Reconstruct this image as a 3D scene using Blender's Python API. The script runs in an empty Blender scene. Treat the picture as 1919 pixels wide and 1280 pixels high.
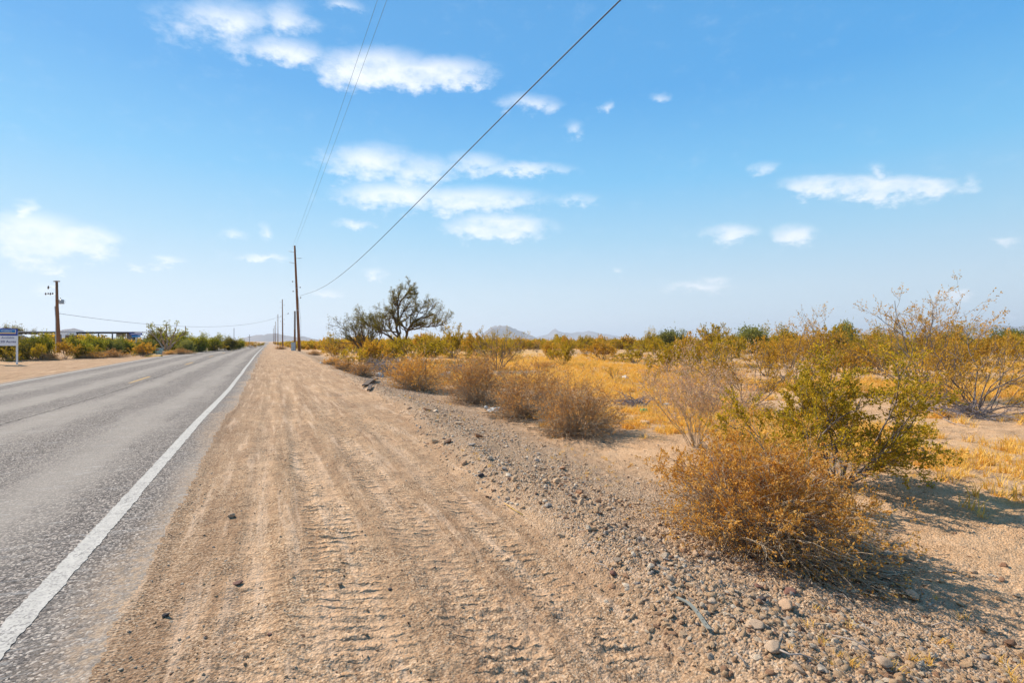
import bpy, math
import numpy as np
from mathutils import Vector

# ------------------------------------------------------------------ camera, sky, sun, exposure
SC = bpy.context.scene
COL = SC.collection
CAM_H = 1.5
YAW = math.radians(25.4)                 # camera looks this far to the right of the road (+Y)
FPX = 960.0                              # focal length in pixels of the 1919 px wide photograph
FW = np.array([math.sin(YAW), math.cos(YAW), 0.0])
RT = np.array([math.cos(YAW), -math.sin(YAW), 0.0])

cam_data = bpy.data.cameras.new('camera')
cam_data.sensor_width = 36.0
cam_data.lens = 36.0 * FPX / 1919.0
cam_data.clip_start = 0.05
cam_data.clip_end = 60000.0
cam = bpy.data.objects.new('camera', cam_data)
COL.objects.link(cam)
cam.location = (0, 0, CAM_H)
cam.rotation_euler = (math.radians(90.0), 0, -YAW)
SC.camera = cam

SUN_EL = math.radians(40.0)
SUN_AZ = math.radians(-29.0)             # measured clockwise from +Y
SUN_V = Vector((math.sin(SUN_AZ) * math.cos(SUN_EL), math.cos(SUN_AZ) * math.cos(SUN_EL), math.sin(SUN_EL)))
sun_l = bpy.data.lights.new('sun', 'SUN')
sun_l.energy = 5.0
sun_l.angle = math.radians(0.5)
sun_l.color = (1.0, 0.92, 0.79)
sun = bpy.data.objects.new('sun', sun_l)
COL.objects.link(sun)
sun.rotation_euler = (-SUN_V).to_track_quat('-Z', 'Y').to_euler()

SC.view_settings.view_transform = 'Standard'
SC.view_settings.look = 'None'
SC.view_settings.gamma = 1.0
SC.view_settings.use_curve_mapping = False
SC.view_settings.exposure = 0.58
SC.cycles.max_bounces = 8
SC.cycles.volume_bounces = 0
SC.cycles.transparent_max_bounces = 16
SC.cycles.sample_clamp_indirect = 4.0


class NT:
    """small helper round a node tree"""
    def __init__(s, tree):
        s.t = tree; s.n = tree.nodes; s.l = tree.links
    def node(s, typ, **kw):
        nd = s.n.new(typ)
        for k, v in kw.items():
            setattr(nd, k, v)
        return nd
    def put(s, sock, v):
        if isinstance(v, bpy.types.NodeSocket):
            s.l.new(v, sock)
        elif v is not None:
            try:
                sock.default_value = v
            except TypeError:
                sock.default_value = (v, v, v)
            except ValueError:
                sock.default_value = tuple(v)[:3]
    def math(s, op, a, b=None, c=None, clamp=False):
        nd = s.node('ShaderNodeMath', operation=op, use_clamp=clamp)
        s.put(nd.inputs[0], a)
        if b is not None: s.put(nd.inputs[1], b)
        if c is not None: s.put(nd.inputs[2], c)
        return nd.outputs[0]
    def vmath(s, op, a, b=None):
        nd = s.node('ShaderNodeVectorMath', operation=op)
        s.put(nd.inputs[0], a)
        if b is not None: s.put(nd.inputs[1], b)
        return nd.outputs[0]
    def mix(s, fac, a, b, blend='MIX'):
        nd = s.node('ShaderNodeMix', data_type='RGBA', blend_type=blend)
        s.put(nd.inputs[0], fac); s.put(nd.inputs[6], a); s.put(nd.inputs[7], b)
        return nd.outputs[2]
    def ramp(s, fac, stops, interp='LINEAR'):
        nd = s.node('ShaderNodeValToRGB')
        nd.color_ramp.interpolation = interp
        e = nd.color_ramp.elements
        while len(e) < len(stops): e.new(0.5)
        for i, (p, c) in enumerate(stops):
            e[i].position = p
            e[i].color = (c, c, c, 1) if isinstance(c, (int, float)) else (*c, 1)
        s.put(nd.inputs[0], fac)
        return nd.outputs[0]
    def step(s, v, lo, hi, a=0.0, b=1.0):
        nd = s.node('ShaderNodeMapRange', interpolation_type='SMOOTHSTEP')
        s.put(nd.inputs[0], v); s.put(nd.inputs[1], lo); s.put(nd.inputs[2], hi); s.put(nd.inputs[3], a); s.put(nd.inputs[4], b)
        return nd.outputs[0]
    def noise(s, vec, scale, detail=4.0, rough=0.55, dist=0.0):
        nd = s.node('ShaderNodeTexNoise')
        s.put(nd.inputs['Vector'], vec)
        nd.inputs['Scale'].default_value = scale
        nd.inputs['Detail'].default_value = detail
        nd.inputs['Roughness'].default_value = rough
        nd.inputs['Distortion'].default_value = dist
        return nd.outputs[0]
    def voro(s, vec, scale, feature='F1', rnd=1.0):
        nd = s.node('ShaderNodeTexVoronoi', feature=feature)
        s.put(nd.inputs['Vector'], vec)
        nd.inputs['Scale'].default_value = scale
        nd.inputs['Randomness'].default_value = rnd
        return nd
    def attr(s, name):
        return s.node('ShaderNodeAttribute', attribute_name=name).outputs['Fac']


def build_world():
    w = bpy.data.worlds.new('World')
    SC.world = w
    w.use_nodes = True
    w.node_tree.nodes.clear()
    T = NT(w.node_tree)
    out = T.node('ShaderNodeOutputWorld')
    bg = T.node('ShaderNodeBackground')
    bg.inputs[1].default_value = 0.092
    T.l.new(bg.outputs[0], out.inputs[0])
    sky = T.node('ShaderNodeTexSky', sky_type='NISHITA')
    sky.sun_disc = False
    sky.sun_elevation = SUN_EL
    sky.sun_rotation = SUN_AZ
    sky.altitude = 400
    sky.air_density = 1.0
    sky.dust_density = 0.3
    sky.ozone_density = 1.6
    tc = T.node('ShaderNodeTexCoord')
    d = tc.outputs['Generated']
    sep = T.node('ShaderNodeSeparateXYZ')
    T.l.new(d, sep.inputs[0])
    el = T.math('ARCSINE', sep.outputs[2])
    az = T.math('ARCTAN2', sep.outputs[0], sep.outputs[1])
    # clear desert air: pale at the horizon, deeper blue above, laid over the physical sky
    grad = T.ramp(T.math('MULTIPLY', T.math('MAXIMUM', el, 0.0), 1.0 / 1.57), [
        (0.0, (5.2, 5.95, 6.5)), (0.06, (4.5, 5.8, 6.7)), (0.12, (2.8, 5.1, 6.8)), (0.19, (1.35, 4.2, 6.9)),
        (0.28, (0.58, 3.0, 6.3)), (0.55, (0.5, 2.2, 5.0)), (1.0, (0.55, 2.0, 4.2))])
    base = T.mix(0.93, sky.outputs[0], grad)
    # clouds
    cmb = T.node('ShaderNodeCombineXYZ')
    n1 = T.noise(T.vmath('MULTIPLY', d, (1.0, 1.0, 1.8)), 7.0, 6.0, 0.6)
    n2 = T.noise(T.vmath('MULTIPLY', T.vmath('ADD', d, (3.1, 1.7, 0.4)), (1.0, 1.0, 1.8)), 26.0, 7.0, 0.62)
    wa = T.math('MULTIPLY_ADD', T.math('SUBTRACT', n1, 0.5), 0.10, az)
    we = T.math('MULTIPLY_ADD', T.math('SUBTRACT', n2, 0.5), 0.05, el)
    T.l.new(wa, cmb.inputs[0]); T.l.new(we, cmb.inputs[1])
    p = cmb.outputs[0]
    CL = [  # x, y, width, height, strength: pixels of the photograph, turned into directions of the sky
        (430, 30, 260, 74, .62), (530, 30, 130, 70, .62), (520, 90, 175, 44, .8), (560, 100, 120, 40, .8), (700, 120, 220, 70, .95),
        (800, 132, 240, 56, 1.05), (870, 148, 110, 30, .8), (645, 8, 80, 24, .5), (990, 190, 110, 34, .62), (1030, 198, 50, 30, .5), (1070, 240, 50, 32, .55),
        (1131, 193, 20, 18, .45), (1243, 180, 46, 18, .4), (700, 300, 190, 62, .72), (790, 318, 150, 60, .66), (640, 318, 80, 24, .5),
        (900, 305, 110, 40, .62), (980, 314, 170, 26, .72), (740, 362, 230, 48, .85), (870, 372, 290, 48, .95), (655, 418, 92, 18, .66),
        (930, 422, 210, 42, 1.15), (60, 440, 210, 84, 1.15), (150, 448, 140, 56, 1.15), (48, 388, 46, 32, .7), (440, 438, 56, 22, .52),
        (497, 480, 66, 14, .72), (322, 490, 70, 20, .66), (246, 497, 60, 12, .5), (100, 503, 80, 14, .55), (75, 540, 60, 22, .5), (500, 428, 22, 26, .4),
        (1540, 345, 170, 34, .85), (1640, 348, 240, 44, 1.1), (1740, 346, 120, 34, .95), (1435, 310, 46, 24, .42), (1640, 312, 50, 20, .4), (1815, 340, 50, 34, .45),
        (1372, 435, 112, 30, .85), (1488, 436, 92, 32, .85), (1885, 452, 66, 18, .62), (1310, 536, 130, 20, .7), (1793, 550, 70, 22, .95),
        (712, 512, 50, 18, .55), (610, 550, 62, 14, .6), (1900, 593, 60, 10, .5), (1161, 505, 26, 12, .45), (1080, 370, 100, 20, .42), (1348, 522, 50, 14, .5)]
    acc = None
    for (x, y, wd, ht, s) in CL:
        xp, yp = x - 959.5, 640 - y
        q = math.hypot(FPX, xp)
        a_c = YAW + math.atan2(xp, FPX)
        e_c = math.atan2(yp, q)
        tilt = math.atan(-(xp / FPX) * math.tan(e_c) * math.cos(e_c) ** 2)
        sw = wd * 0.66 * FPX / q ** 2
        sh = ht * 0.78 / q * math.cos(e_c) ** 2
        m = T.node('ShaderNodeMapping', vector_type='TEXTURE')
        m.inputs['Location'].default_value = (a_c, e_c - sh * .12, 0)
        m.inputs['Rotation'].default_value = (0, 0, tilt)
        m.inputs['Scale'].default_value = (sw, sh, 1)
        T.l.new(p, m.inputs['Vector'])
        ln = T.node('ShaderNodeVectorMath', operation='LENGTH')
        T.l.new(m.outputs[0], ln.inputs[0])
        v = T.math('MULTIPLY_ADD', ln.outputs['Value'], -s, s)
        acc = v if acc is None else T.math('MAXIMUM', acc, v)
    # generic small clouds everywhere the photograph does not look
    behind = T.node('ShaderNodeVectorMath', operation='DOT_PRODUCT')
    T.l.new(d, behind.inputs[0]); behind.inputs[1].default_value = tuple(FW)
    nb = T.noise(T.vmath('MULTIPLY', d, (1.0, 1.0, 3.0)), 2.6, 5.0, 0.6)
    gen = T.math('MULTIPLY', T.step(behind.outputs['Value'], 0.45, 0.2), T.math('SUBTRACT', T.math('MULTIPLY', nb, 4.0), 2.3))
    acc = T.math('MAXIMUM', acc, gen)
    det = T.math('ADD', T.math('MULTIPLY', T.math('SUBTRACT', n2, 0.5), 1.25), T.math('MULTIPLY', T.math('SUBTRACT', n1, 0.5), 0.6))
    dens = T.math('ADD', T.math('MULTIPLY', T.math('MINIMUM', acc, 0.62), 1.15), T.math('MULTIPLY', det, T.step(acc, -0.15, 0.15)))
    fac = T.step(dens, 0.0, 1.05, 0.0, 0.93)
    T.l.new(T.mix(fac, base, (7.7, 8.0, 8.4, 1)), bg.inputs[0])


build_world()

# ------------------------------------------------------------------ numpy helpers
RNG = np.random.default_rng(7)


def _hash(ix, iy, seed):
    h = (ix.astype(np.int64) * 374761393 + iy.astype(np.int64) * 668265263 + seed * 1442695041) & 0xFFFFFFFF
    h = ((h ^ (h >> 13)) * 1274126177) & 0xFFFFFFFF
    return ((h ^ (h >> 16)) & 0xFFFF) / 65535.0


def vnoise(x, y, seed=0):
    ix = np.floor(x); iy = np.floor(y)
    fx = x - ix; fy = y - iy
    fx = fx * fx * (3 - 2 * fx); fy = fy * fy * (3 - 2 * fy)
    a = _hash(ix, iy, seed); b = _hash(ix + 1, iy, seed); c = _hash(ix, iy + 1, seed); d = _hash(ix + 1, iy + 1, seed)
    return (a + (b - a) * fx) * (1 - fy) + (c + (d - c) * fx) * fy - 0.5


def fbm(x, y, oct=4, seed=0, gain=0.5):
    s = 0; a = 1.0
    for i in range(oct):
        s = s + a * vnoise(x * 2 ** i + 17.3 * i, y * 2 ** i - 9.1 * i, seed + i)
        a *= gain
    return s


def sst(v, lo, hi):
    t = np.clip((v - lo) / (hi - lo), 0, 1)
    return t * t * (3 - 2 * t)


# ------------------------------------------------------------------ terrain
ROAD_Y = [-3000, -20, 11, 17, 23, 36, 57, 100, 190, 300, 600, 40000]
ROAD_Z = [0, 0, 0, -0.11, -0.11, 0.0, 0.13, 0.14, -0.05, -0.5, -0.9, -0.9]
_yy = np.linspace(-60, 900, 3000)
_zz = np.interp(_yy, ROAD_Y, ROAD_Z)
for _ in range(3):
    _zz = np.convolve(np.pad(_zz, 8, 'edge'), np.ones(17) / 17, 'valid')
road_z = lambda Y: np.interp(Y, _yy, _zz)
X_LINE, X_MID, X_FAR, X_END = -1.2, -4.8, -8.72, -9.15


def asphalt_edge(Y):
    return -0.74 + 0.15 * vnoise(Y * 0.35, Y * 0, 3) + 0.035 * vnoise(Y * 2.1, Y * 0, 4) + 0.035 * vnoise(Y * 11, Y * 0, 5) + 0.03 * vnoise(Y * 31, Y * 0, 9)


def gravel_edge(Y):
    return np.interp(Y, [-5, 1, 3, 6, 9, 13, 20, 40, 100], [1.8, 1.95, 2.05, 2.2, 2.5, 2.9, 3.2, 3.0, 3.2]) + 0.14 * vnoise(Y * 0.6, Y * 0, 6) + 0.1 * vnoise(Y * 2.3, Y * 0, 7)


def zones(X, Y):
    xe = asphalt_edge(Y); xg = gravel_edge(Y)
    road = (X < xe) & (X > X_END + 0.12 * vnoise(Y * 0.7, Y * 0, 8))
    return road, xe, xg


def height(X, Y):
    X = np.asarray(X, float); Y = np.asarray(Y, float)
    road, xe, xg = zones(X, Y)
    near = 1 - sst(np.hypot(X, Y), 25, 60)
    z = road_z(Y) * (1 - sst(np.abs(X + 2), 14, 60))
    # right shoulder
    off = X - xe
    sh = sst(off, 0, 0.12) * 0.025 + 0.03 * np.clip(off, 0, 3)
    z = z - np.where(off > 0, sh, 0)
    onsh = sst(off, -0.02, 0.3)
    u = X - xg
    z = z + 0.10 * sst(u, -0.2, 0.3) * (1 - sst(u, 0.3, 1.1)) - 0.24 * sst(u, 0.3, 2.4)
    # left verge
    lv = X_END - X
    z = z - 0.10 * sst(lv, 0, 1.2) + 0.1 * sst(lv, 4, 9)
    # rough dirt
    dirt = np.where(off > 0, onsh, sst(lv, 0, 0.3))
    z = z + dirt * (0.05 * fbm(X * 0.8, Y * 0.45, 3, 20) + 0.022 * near * fbm(X * 5, Y * 3.5, 3, 21))
    far_r = sst(u, 1.5, 6)
    z = z + far_r * 0.28 * fbm(X * 0.12, Y * 0.12, 3, 22) + far_r * 0.05 * near * fbm(X * 1.7, Y * 1.7, 3, 23)
    # crumbs, cobbles and tyre tread
    crumb = np.abs(fbm(X * 16, Y * 16, 3, 24, 0.6))
    amp = 0.020 + 0.022 * sst(u, 0.0, 0.3) * (1 - sst(u, 2.0, 3.5)) + 0.016 * sst(fbm(X * 0.9, Y * 0.5, 3, 25), -0.05, 0.3)
    z = z + dirt * near * amp * (crumb - 0.15)
    for i, (x0, x1, w, k) in enumerate(TRACKS):
        cx = np.interp(Y, [0, 30], [x0, x1]) + 0.12 * vnoise(Y * 0.25, Y * 0, 40 + i)
        m = (1 - sst(np.abs(X - cx), w * 0.35, w * 1.1)) * near * onsh
        z = z - 0.012 * m * (0.5 + sst(off, 0, 0.5))
        lug = np.maximum(0, np.sin((Y + 0.35 * (X - cx) * (1 if i % 2 else -1)) * 2 * math.pi / 0.085 + 2.5 * vnoise(X * 6, Y * 3, 50 + i)))
        patch = sst(vnoise(X * 0.9, Y * 0.3, 60 + i), -0.3, 0.1)
        z = z + 0.011 * k * lug * m * patch
    z = z + dirt * near * 0.012 * fbm(X * 2.2, Y * 9, 3, 70) * sst(off, 0, 0.5)
    return z


TRACKS = [(-0.15, 0.15, 0.14, 0.4), (0.42, 0.55, 0.2, 1.2), (1.05, 1.5, 0.22, 1.3), (1.55, 2.3, 0.16, 1.0), (0.1, 1.0, 0.13, 0.6)]


def track_mask(X, Y):
    m = np.zeros_like(X)
    for i, (x0, x1, w, k) in enumerate(TRACKS):
        cx = np.interp(Y, [0, 30], [x0, x1]) + 0.12 * vnoise(Y * 0.25, Y * 0, 40 + i)
        m = np.maximum(m, 1 - sst(np.abs(X - cx), w * 0.5, w * 1.1))
    return m


def grass_mask(X, Y):
    u = X - gravel_edge(Y)
    g = fbm(X * 0.22, Y * 0.22, 3, 80) + 0.6 * fbm(X * 1.1, Y * 1.1, 3, 81)
    lane = np.exp(-((X - (7.8 + Y * 0.35)) / (3.2 + Y * 0.1)) ** 2)      # the straw-coloured swale behind the bushes
    near_cut = sst(Y, 2.5, 6.0)
    return sst(u, 2.2, 3.6) * sst(fbm(X * 2.3, Y * 2.3, 3, 83), -0.5, 0.12) * np.clip(sst(g + 0.42 * lane + 0.16 * sst(X, 5, 9), 0.0, 0.35) * (0.35 + 0.65 * near_cut), 0, 1)


def Hs(x, y):
    return float(height(np.array([x]), np.array([y]))[0])


def P(px, py, zoff=0.0):
    """the ground point seen at pixel (px, py) of the 1919 x 1280 photograph"""
    ray = FW * FPX + RT * (px - 959.5) + np.array([0, 0, 640.0 - py])
    zs = np.linspace(0.35, -1.2, 90)
    t = np.clip((zs - CAM_H) / ray[2], 0, 0.4)
    below = np.nonzero(CAM_H + ray[2] * t <= height(ray[0] * t, ray[1] * t))[0]
    t = t[below[0]] if len(below) else t[40]
    return np.array([ray[0] * t, ray[1] * t, Hs(ray[0] * t, ray[1] * t) + zoff])


def at_depth(px, F, py=None):
    ray = FW + RT * ((px - 959.5) / FPX)
    p = ray * F
    p[2] = Hs(p[0], p[1]) if py is None else CAM_H + (640.0 - py) / FPX * F
    return p


def depth(p):
    return p[0] * FW[0] + p[1] * FW[1]


def pix(x, y, z):
    F = x * FW[0] + y * FW[1]
    R = x * RT[0] + y * RT[1]
    return 959.5 + FPX * R / F, 640 - FPX * (z - CAM_H) / F


# ------------------------------------------------------------------ mesh building
def raw_mesh(name, V, faces, mats=(), smooth=False, mat_idx=None):
    """faces: list of integer arrays (n, k)"""
    me = bpy.data.meshes.new(name)
    V = np.asarray(V, np.float32)
    faces = [np.asarray(f, np.int32) for f in faces if len(f)]
    loops = np.concatenate([f.ravel() for f in faces])
    tot = np.concatenate([np.full(len(f), f.shape[1], np.int32) for f in faces])
    start = np.concatenate([[0], np.cumsum(tot)[:-1]]).astype(np.int32)
    me.vertices.add(len(V)); me.vertices.foreach_set('co', V.ravel())
    me.loops.add(len(loops)); me.loops.foreach_set('vertex_index', loops)
    me.polygons.add(len(tot)); me.polygons.foreach_set('loop_start', start)
    try:
        me.polygons.foreach_set('loop_total', tot)
    except Exception:
        pass
    for m in mats: me.materials.append(m)
    if mat_idx is not None: me.polygons.foreach_set('material_index', np.asarray(mat_idx, np.int32))
    me.polygons.foreach_set('use_smooth', np.full(len(tot), smooth))
    me.update(calc_edges=True)
    return me


def link(name, me, parent=None, loc=None):
    o = bpy.data.objects.new(name, me)
    COL.objects.link(o)
    if parent is not None: o.parent = parent
    if loc is not None: o.location = loc
    return o


def tag(o, label=None, cat=None, group=None, kind=None):
    if label: o['label'] = label
    if cat: o['category'] = cat
    if group: o['group'] = group
    if kind: o['kind'] = kind
    return o


def empty(name, loc, label, cat, group=None, rz=0.0, scale=1.0):
    o = bpy.data.objects.new(name, None)
    COL.objects.link(o)
    o.empty_display_size = 0.2
    o.location = tuple(loc); o.rotation_euler = (0, 0, rz)
    o.scale = scale if isinstance(scale, (tuple, list)) else (scale,) * 3
    return tag(o, label, cat, group)


class Geo:
    """collects boxes, tubes and lathes into one mesh"""
    def __init__(s): s.V = []; s.F = {}; s.n = 0
    def add(s, V, *Fs):
        V = np.asarray(V, float).reshape(-1, 3)
        for f in Fs:
            f = np.asarray(f)
            s.F.setdefault(f.shape[1], []).append(f + s.n)
        s.V.append(V); s.n += len(V)
        return s
    def box(s, c, size, rz=0.0, bev=0.0):
        hx, hy, hz = [q / 2 for q in size]
        b = min(bev, hx * .9, hy * .9, hz * .9)
        if b <= 0:
            v = np.array([(x, y, z) for z in (-hz, hz) for y in (-hy, hy) for x in (-hx, hx)])
            f = [(0, 2, 3, 1), (4, 5, 7, 6), (0, 1, 5, 4), (1, 3, 7, 5), (3, 2, 6, 7), (2, 0, 4, 6)]
            fs = [f]
        else:
            v = []
            for z, ins in ((-hz, b), (-hz + b, 0), (hz - b, 0), (hz, b)):
                x, y = hx - ins, hy - ins
                v += [(-x + b * (ins == 0), -y, z), (x - b * (ins == 0), -y, z), (x, -y + b * (ins == 0), z), (x, y - b * (ins == 0), z),
                      (x - b * (ins == 0), y, z), (-x + b * (ins == 0), y, z), (-x, y - b * (ins == 0), z), (-x, -y + b * (ins == 0), z)]
            v = np.array(v)
            f4 = [(r * 8 + i, r * 8 + (i + 1) % 8, (r + 1) * 8 + (i + 1) % 8, (r + 1) * 8 + i) for r in range(3) for i in range(8)]
            fs = [f4, [tuple(range(7, -1, -1))], [tuple(range(24, 32))]]
        cr, sr = math.cos(rz), math.sin(rz)
        v = np.column_stack([v[:, 0] * cr - v[:, 1] * sr, v[:, 0] * sr + v[:, 1] * cr, v[:, 2]]) + np.asarray(c, float)
        return s.add(v, *fs)
    def tube(s, pts, rad, k=8, caps=True):
        pts = np.asarray(pts, float)
        rad = np.broadcast_to(np.asarray(rad, float), (len(pts),))
        T = np.gradient(pts, axis=0)
        T /= np.linalg.norm(T, axis=1)[:, None] + 1e-9
        ref = np.where(np.abs(T[:, 2:3]) > 0.9, np.array([[1.0, 0, 0]]), np.array([[0, 0, 1.0]]))
        if abs(T[0, 2]) > 0.7: ref = np.tile([[1.0, 0, 0]], (len(T), 1))
        elif abs(T[0, 2]) <= 0.7: ref = np.tile([[0, 0, 1.0]], (len(T), 1))
        A = np.cross(T, ref); A /= np.linalg.norm(A, axis=1)[:, None] + 1e-9
        B = np.cross(T, A)
        th = np.linspace(0, 2 * math.pi, k, endpoint=False)
        V = pts[:, None] + rad[:, None, None] * (A[:, None] * np.cos(th)[None, :, None] + B[:, None] * np.sin(th)[None, :, None])
        n = len(pts)
        f = [(r * k + i, r * k + (i + 1) % k, (r + 1) * k + (i + 1) % k, (r + 1) * k + i) for r in range(n - 1) for i in range(k)]
        fs = [f]
        if caps: fs += [[tuple(range(k - 1, -1, -1)), tuple((n - 1) * k + i for i in range(k))]]
        return s.add(V.reshape(-1, 3), *fs)
    def build(s, name, mat, parent=None, loc=None, smooth=False):
        me = raw_mesh(name, np.concatenate(s.V), [np.concatenate(v) for v in s.F.values()], [mat] if not isinstance(mat, (list, tuple)) else mat, smooth)
        return link(name, me, parent, loc)


# ------------------------------------------------------------------ materials
def material(name, rough=0.9, spec=0.2):
    m = bpy.data.materials.new(name)
    m.use_nodes = True
    m.node_tree.nodes.clear()
    T = NT(m.node_tree)
    out = T.node('ShaderNodeOutputMaterial')
    b = T.node('ShaderNodeBsdfPrincipled')
    b.inputs['Roughness'].default_value = rough
    b.inputs['Specular IOR Level'].default_value = spec
    T.l.new(b.outputs[0], out.inputs[0])
    T.obj = T.node('ShaderNodeTexCoord').outputs['Object']
    return m, T, b, out


def simple(name, col, rough=0.8, metal=0.0, var=0.25, scale=8.0, stretch=(1, 1, 1), spec=0.25, bump=0.0):
    m, T, b, out = material(name, rough, spec)
    n = T.noise(T.vmath('MULTIPLY', T.obj, stretch), scale, 5.0, 0.6)
    c = np.array(col)
    T.put(b.inputs['Base Color'], T.ramp(n, [(0.25, tuple(c * (1 - var))), (0.75, tuple(np.minimum(c * (1 + var), 1)))]))
    b.inputs['Metallic'].default_value = metal
    if bump:
        bp = T.node('ShaderNodeBump'); bp.inputs['Distance'].default_value = bump
        T.put(bp.inputs['Height'], n); T.l.new(bp.outputs[0], b.inputs['Normal'])
    return m


def leaf_mat(name, stops, trans=0.35, rough=0.7):
    m = bpy.data.materials.new(name); m.use_nodes = True
    m.node_tree.nodes.clear(); T = NT(m.node_tree)
    out = T.node('ShaderNodeOutputMaterial')
    g = T.node('ShaderNodeNewGeometry'); oi = T.node('ShaderNodeObjectInfo')
    v = T.math('ADD', T.math('MULTIPLY', g.outputs['Random Per Island'], 0.82), T.math('MULTIPLY', oi.outputs['Random'], 0.18))
    c = T.ramp(v, stops)
    d = T.node('ShaderNodeBsdfPrincipled'); d.inputs['Roughness'].default_value = rough; d.inputs['Specular IOR Level'].default_value = 0.25
    t = T.node('ShaderNodeBsdfTranslucent')
    T.put(d.inputs['Base Color'], c)
    T.put(t.inputs['Color'], T.mix(1.0, c, (1.25, 1.15, 0.75, 1), 'MULTIPLY'))
    mx = T.node('ShaderNodeMixShader'); mx.inputs[0].default_value = trans
    T.l.new(d.outputs[0], mx.inputs[1]); T.l.new(t.outputs[0], mx.inputs[2]); T.l.new(mx.outputs[0], out.inputs[0])
    return m


def soil_material():
    m, T, b, out = material('desert soil', 1.0, 0.03)
    o = T.obj
    big = T.noise(o, 0.55, 5.0, 0.6)
    mid = T.noise(o, 5.0, 6.0, 0.65)
    fine = T.noise(o, 70.0, 4.0, 0.7)
    dirt = T.ramp(T.math('ADD', T.math('MULTIPLY', big, 0.45), T.math('MULTIPLY', mid, 0.55)), [
        (0.30, (0.28, 0.17, 0.10)), (0.46, (0.45, 0.292, 0.180)), (0.56, (0.59, 0.395, 0.245)), (0.75, (0.72, 0.50, 0.33))])
    dirt = T.mix(T.math('MULTIPLY', T.attr('track'), 0.7), dirt, (0.70, 0.495, 0.335, 1))
    # grit: small stones of mixed colour set in the dirt
    v = T.voro(o, 62.0)
    stone = T.ramp(T.math('FRACT', T.math('MULTIPLY', v.outputs['Color'], 7.31)), [
        (0.0, (0.15, 0.095, 0.07)), (0.25, (0.38, 0.255, 0.16)), (0.6, (0.52, 0.36, 0.23)), (0.85, (0.40, 0.34, 0.29)), (1.0, (0.68, 0.56, 0.42))])
    v2 = T.voro(o, 95.0)
    grit = T.ramp(T.math('FRACT', T.math('MULTIPLY', v2.outputs['Color'], 5.7)), [
        (0.0, (0.06, 0.04, 0.03)), (0.18, (0.24, 0.155, 0.095)), (0.6, (0.58, 0.39, 0.24)), (1.0, (0.74, 0.59, 0.43))])
    dirt = T.mix(T.math('MULTIPLY', T.step(T.noise(o, 2.3, 4, .6), 0.36, 0.62, 0.3, 1.0), 0.75), dirt, grit)
    dirt = T.mix(T.math('MULTIPLY', fine, 0.35), dirt, T.mix(1.0, dirt, (0.50, 0.42, 0.36, 1), 'MULTIPLY'))
    dirt = T.mix(T.math('MULTIPLY', T.attr('chips'), 0.62), dirt, T.mix(0.45, grit, (0.20, 0.145, 0.115, 1)))
    v3 = T.voro(o, 38.0)
    speck = T.math('MULTIPLY', T.step(v3.outputs['Distance'], 0.30, 0.12), T.step(T.math('FRACT', T.math('MULTIPLY', v3.outputs['Color'], 9.1)), 0.72, 0.80))
    dirt = T.mix(T.math('MULTIPLY', speck, 0.85), dirt, (0.10, 0.065, 0.045, 1))
    dirt = T.mix(T.step(T.noise(T.vmath('MULTIPLY', o, (3.0, 9.0, 3.0)), 3.0, 6.0, 0.75), 0.50, 0.66, 0.0, 0.5), dirt, (0.22, 0.14, 0.085, 1))
    st1 = T.noise(T.vmath('MULTIPLY', o, (3.6, 0.16, 1.0)), 1.0, 5.0, 0.7)
    st2 = T.noise(T.vmath('MULTIPLY', T.vmath('ADD', o, (9.0, 4.0, 0.0)), (9.0, 0.5, 1.0)), 1.0, 4.0, 0.7)
    dirt = T.mix(T.step(st1, 0.46, 0.62, 0.0, 0.36), dirt, T.mix(1.0, dirt, (0.52, 0.47, 0.46, 1), 'MULTIPLY'))
    dirt = T.mix(T.step(st2, 0.50, 0.68, 0.0, 0.45), dirt, (0.70, 0.52, 0.38, 1))
    dirt = T.mix(T.step(st2, 0.46, 0.34, 0.0, 0.25), dirt, T.mix(1.0, dirt, (0.58, 0.53, 0.52, 1), 'MULTIPLY'))
    gfac = T.attr('gravel')
    c = T.mix(T.math('MULTIPLY', gfac, 0.62), dirt, stone)
    desert = T.ramp(T.noise(o, 1.4, 6.0, 0.65), [(0.3, (0.28, 0.155, 0.078)), (0.5, (0.54, 0.335, 0.185)), (0.7, (0.68, 0.455, 0.28))])
    desert = T.mix(0.4, desert, grit)
    c = T.mix(T.attr('desert'), c, desert)
    straw = T.ramp(T.noise(o, 9.0, 6.0, 0.7), [(0.3, (0.36, 0.19, 0.05)), (0.5, (0.62, 0.37, 0.09)), (0.72, (0.74, 0.50, 0.18))])
    c = T.mix(T.math('MULTIPLY', T.attr('grass'), T.step(T.noise(o, 3.2, 5.0, 0.65), 0.38, 0.62, 0.1, 0.85)), c, straw)
    c = T.mix(1.0, c, (1.03, 0.965, 0.90, 1), 'MULTIPLY')
    T.put(b.inputs['Base Color'], c)
    hgt = T.math('ADD', T.math('MULTIPLY', T.math('SUBTRACT', 0.6, v.outputs['Distance']), T.math('MULTIPLY_ADD', gfac, 0.014, 0.008)),
                 T.math('ADD', T.math('MULTIPLY', fine, 0.010), T.math('MULTIPLY', T.noise(o, 24.0, 5.0, 0.7), 0.024)))
    sepo = T.node('ShaderNodeSeparateXYZ'); T.l.new(o, sepo.inputs[0])
    ph = T.math('ADD', T.math('MULTIPLY', T.math('ADD', sepo.outputs[1], T.math('MULTIPLY', sepo.outputs[0], 0.4)), 2 * math.pi / 0.105), T.math('MULTIPLY', T.noise(o, 4.0, 3.0, 0.6), 9.0))
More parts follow.
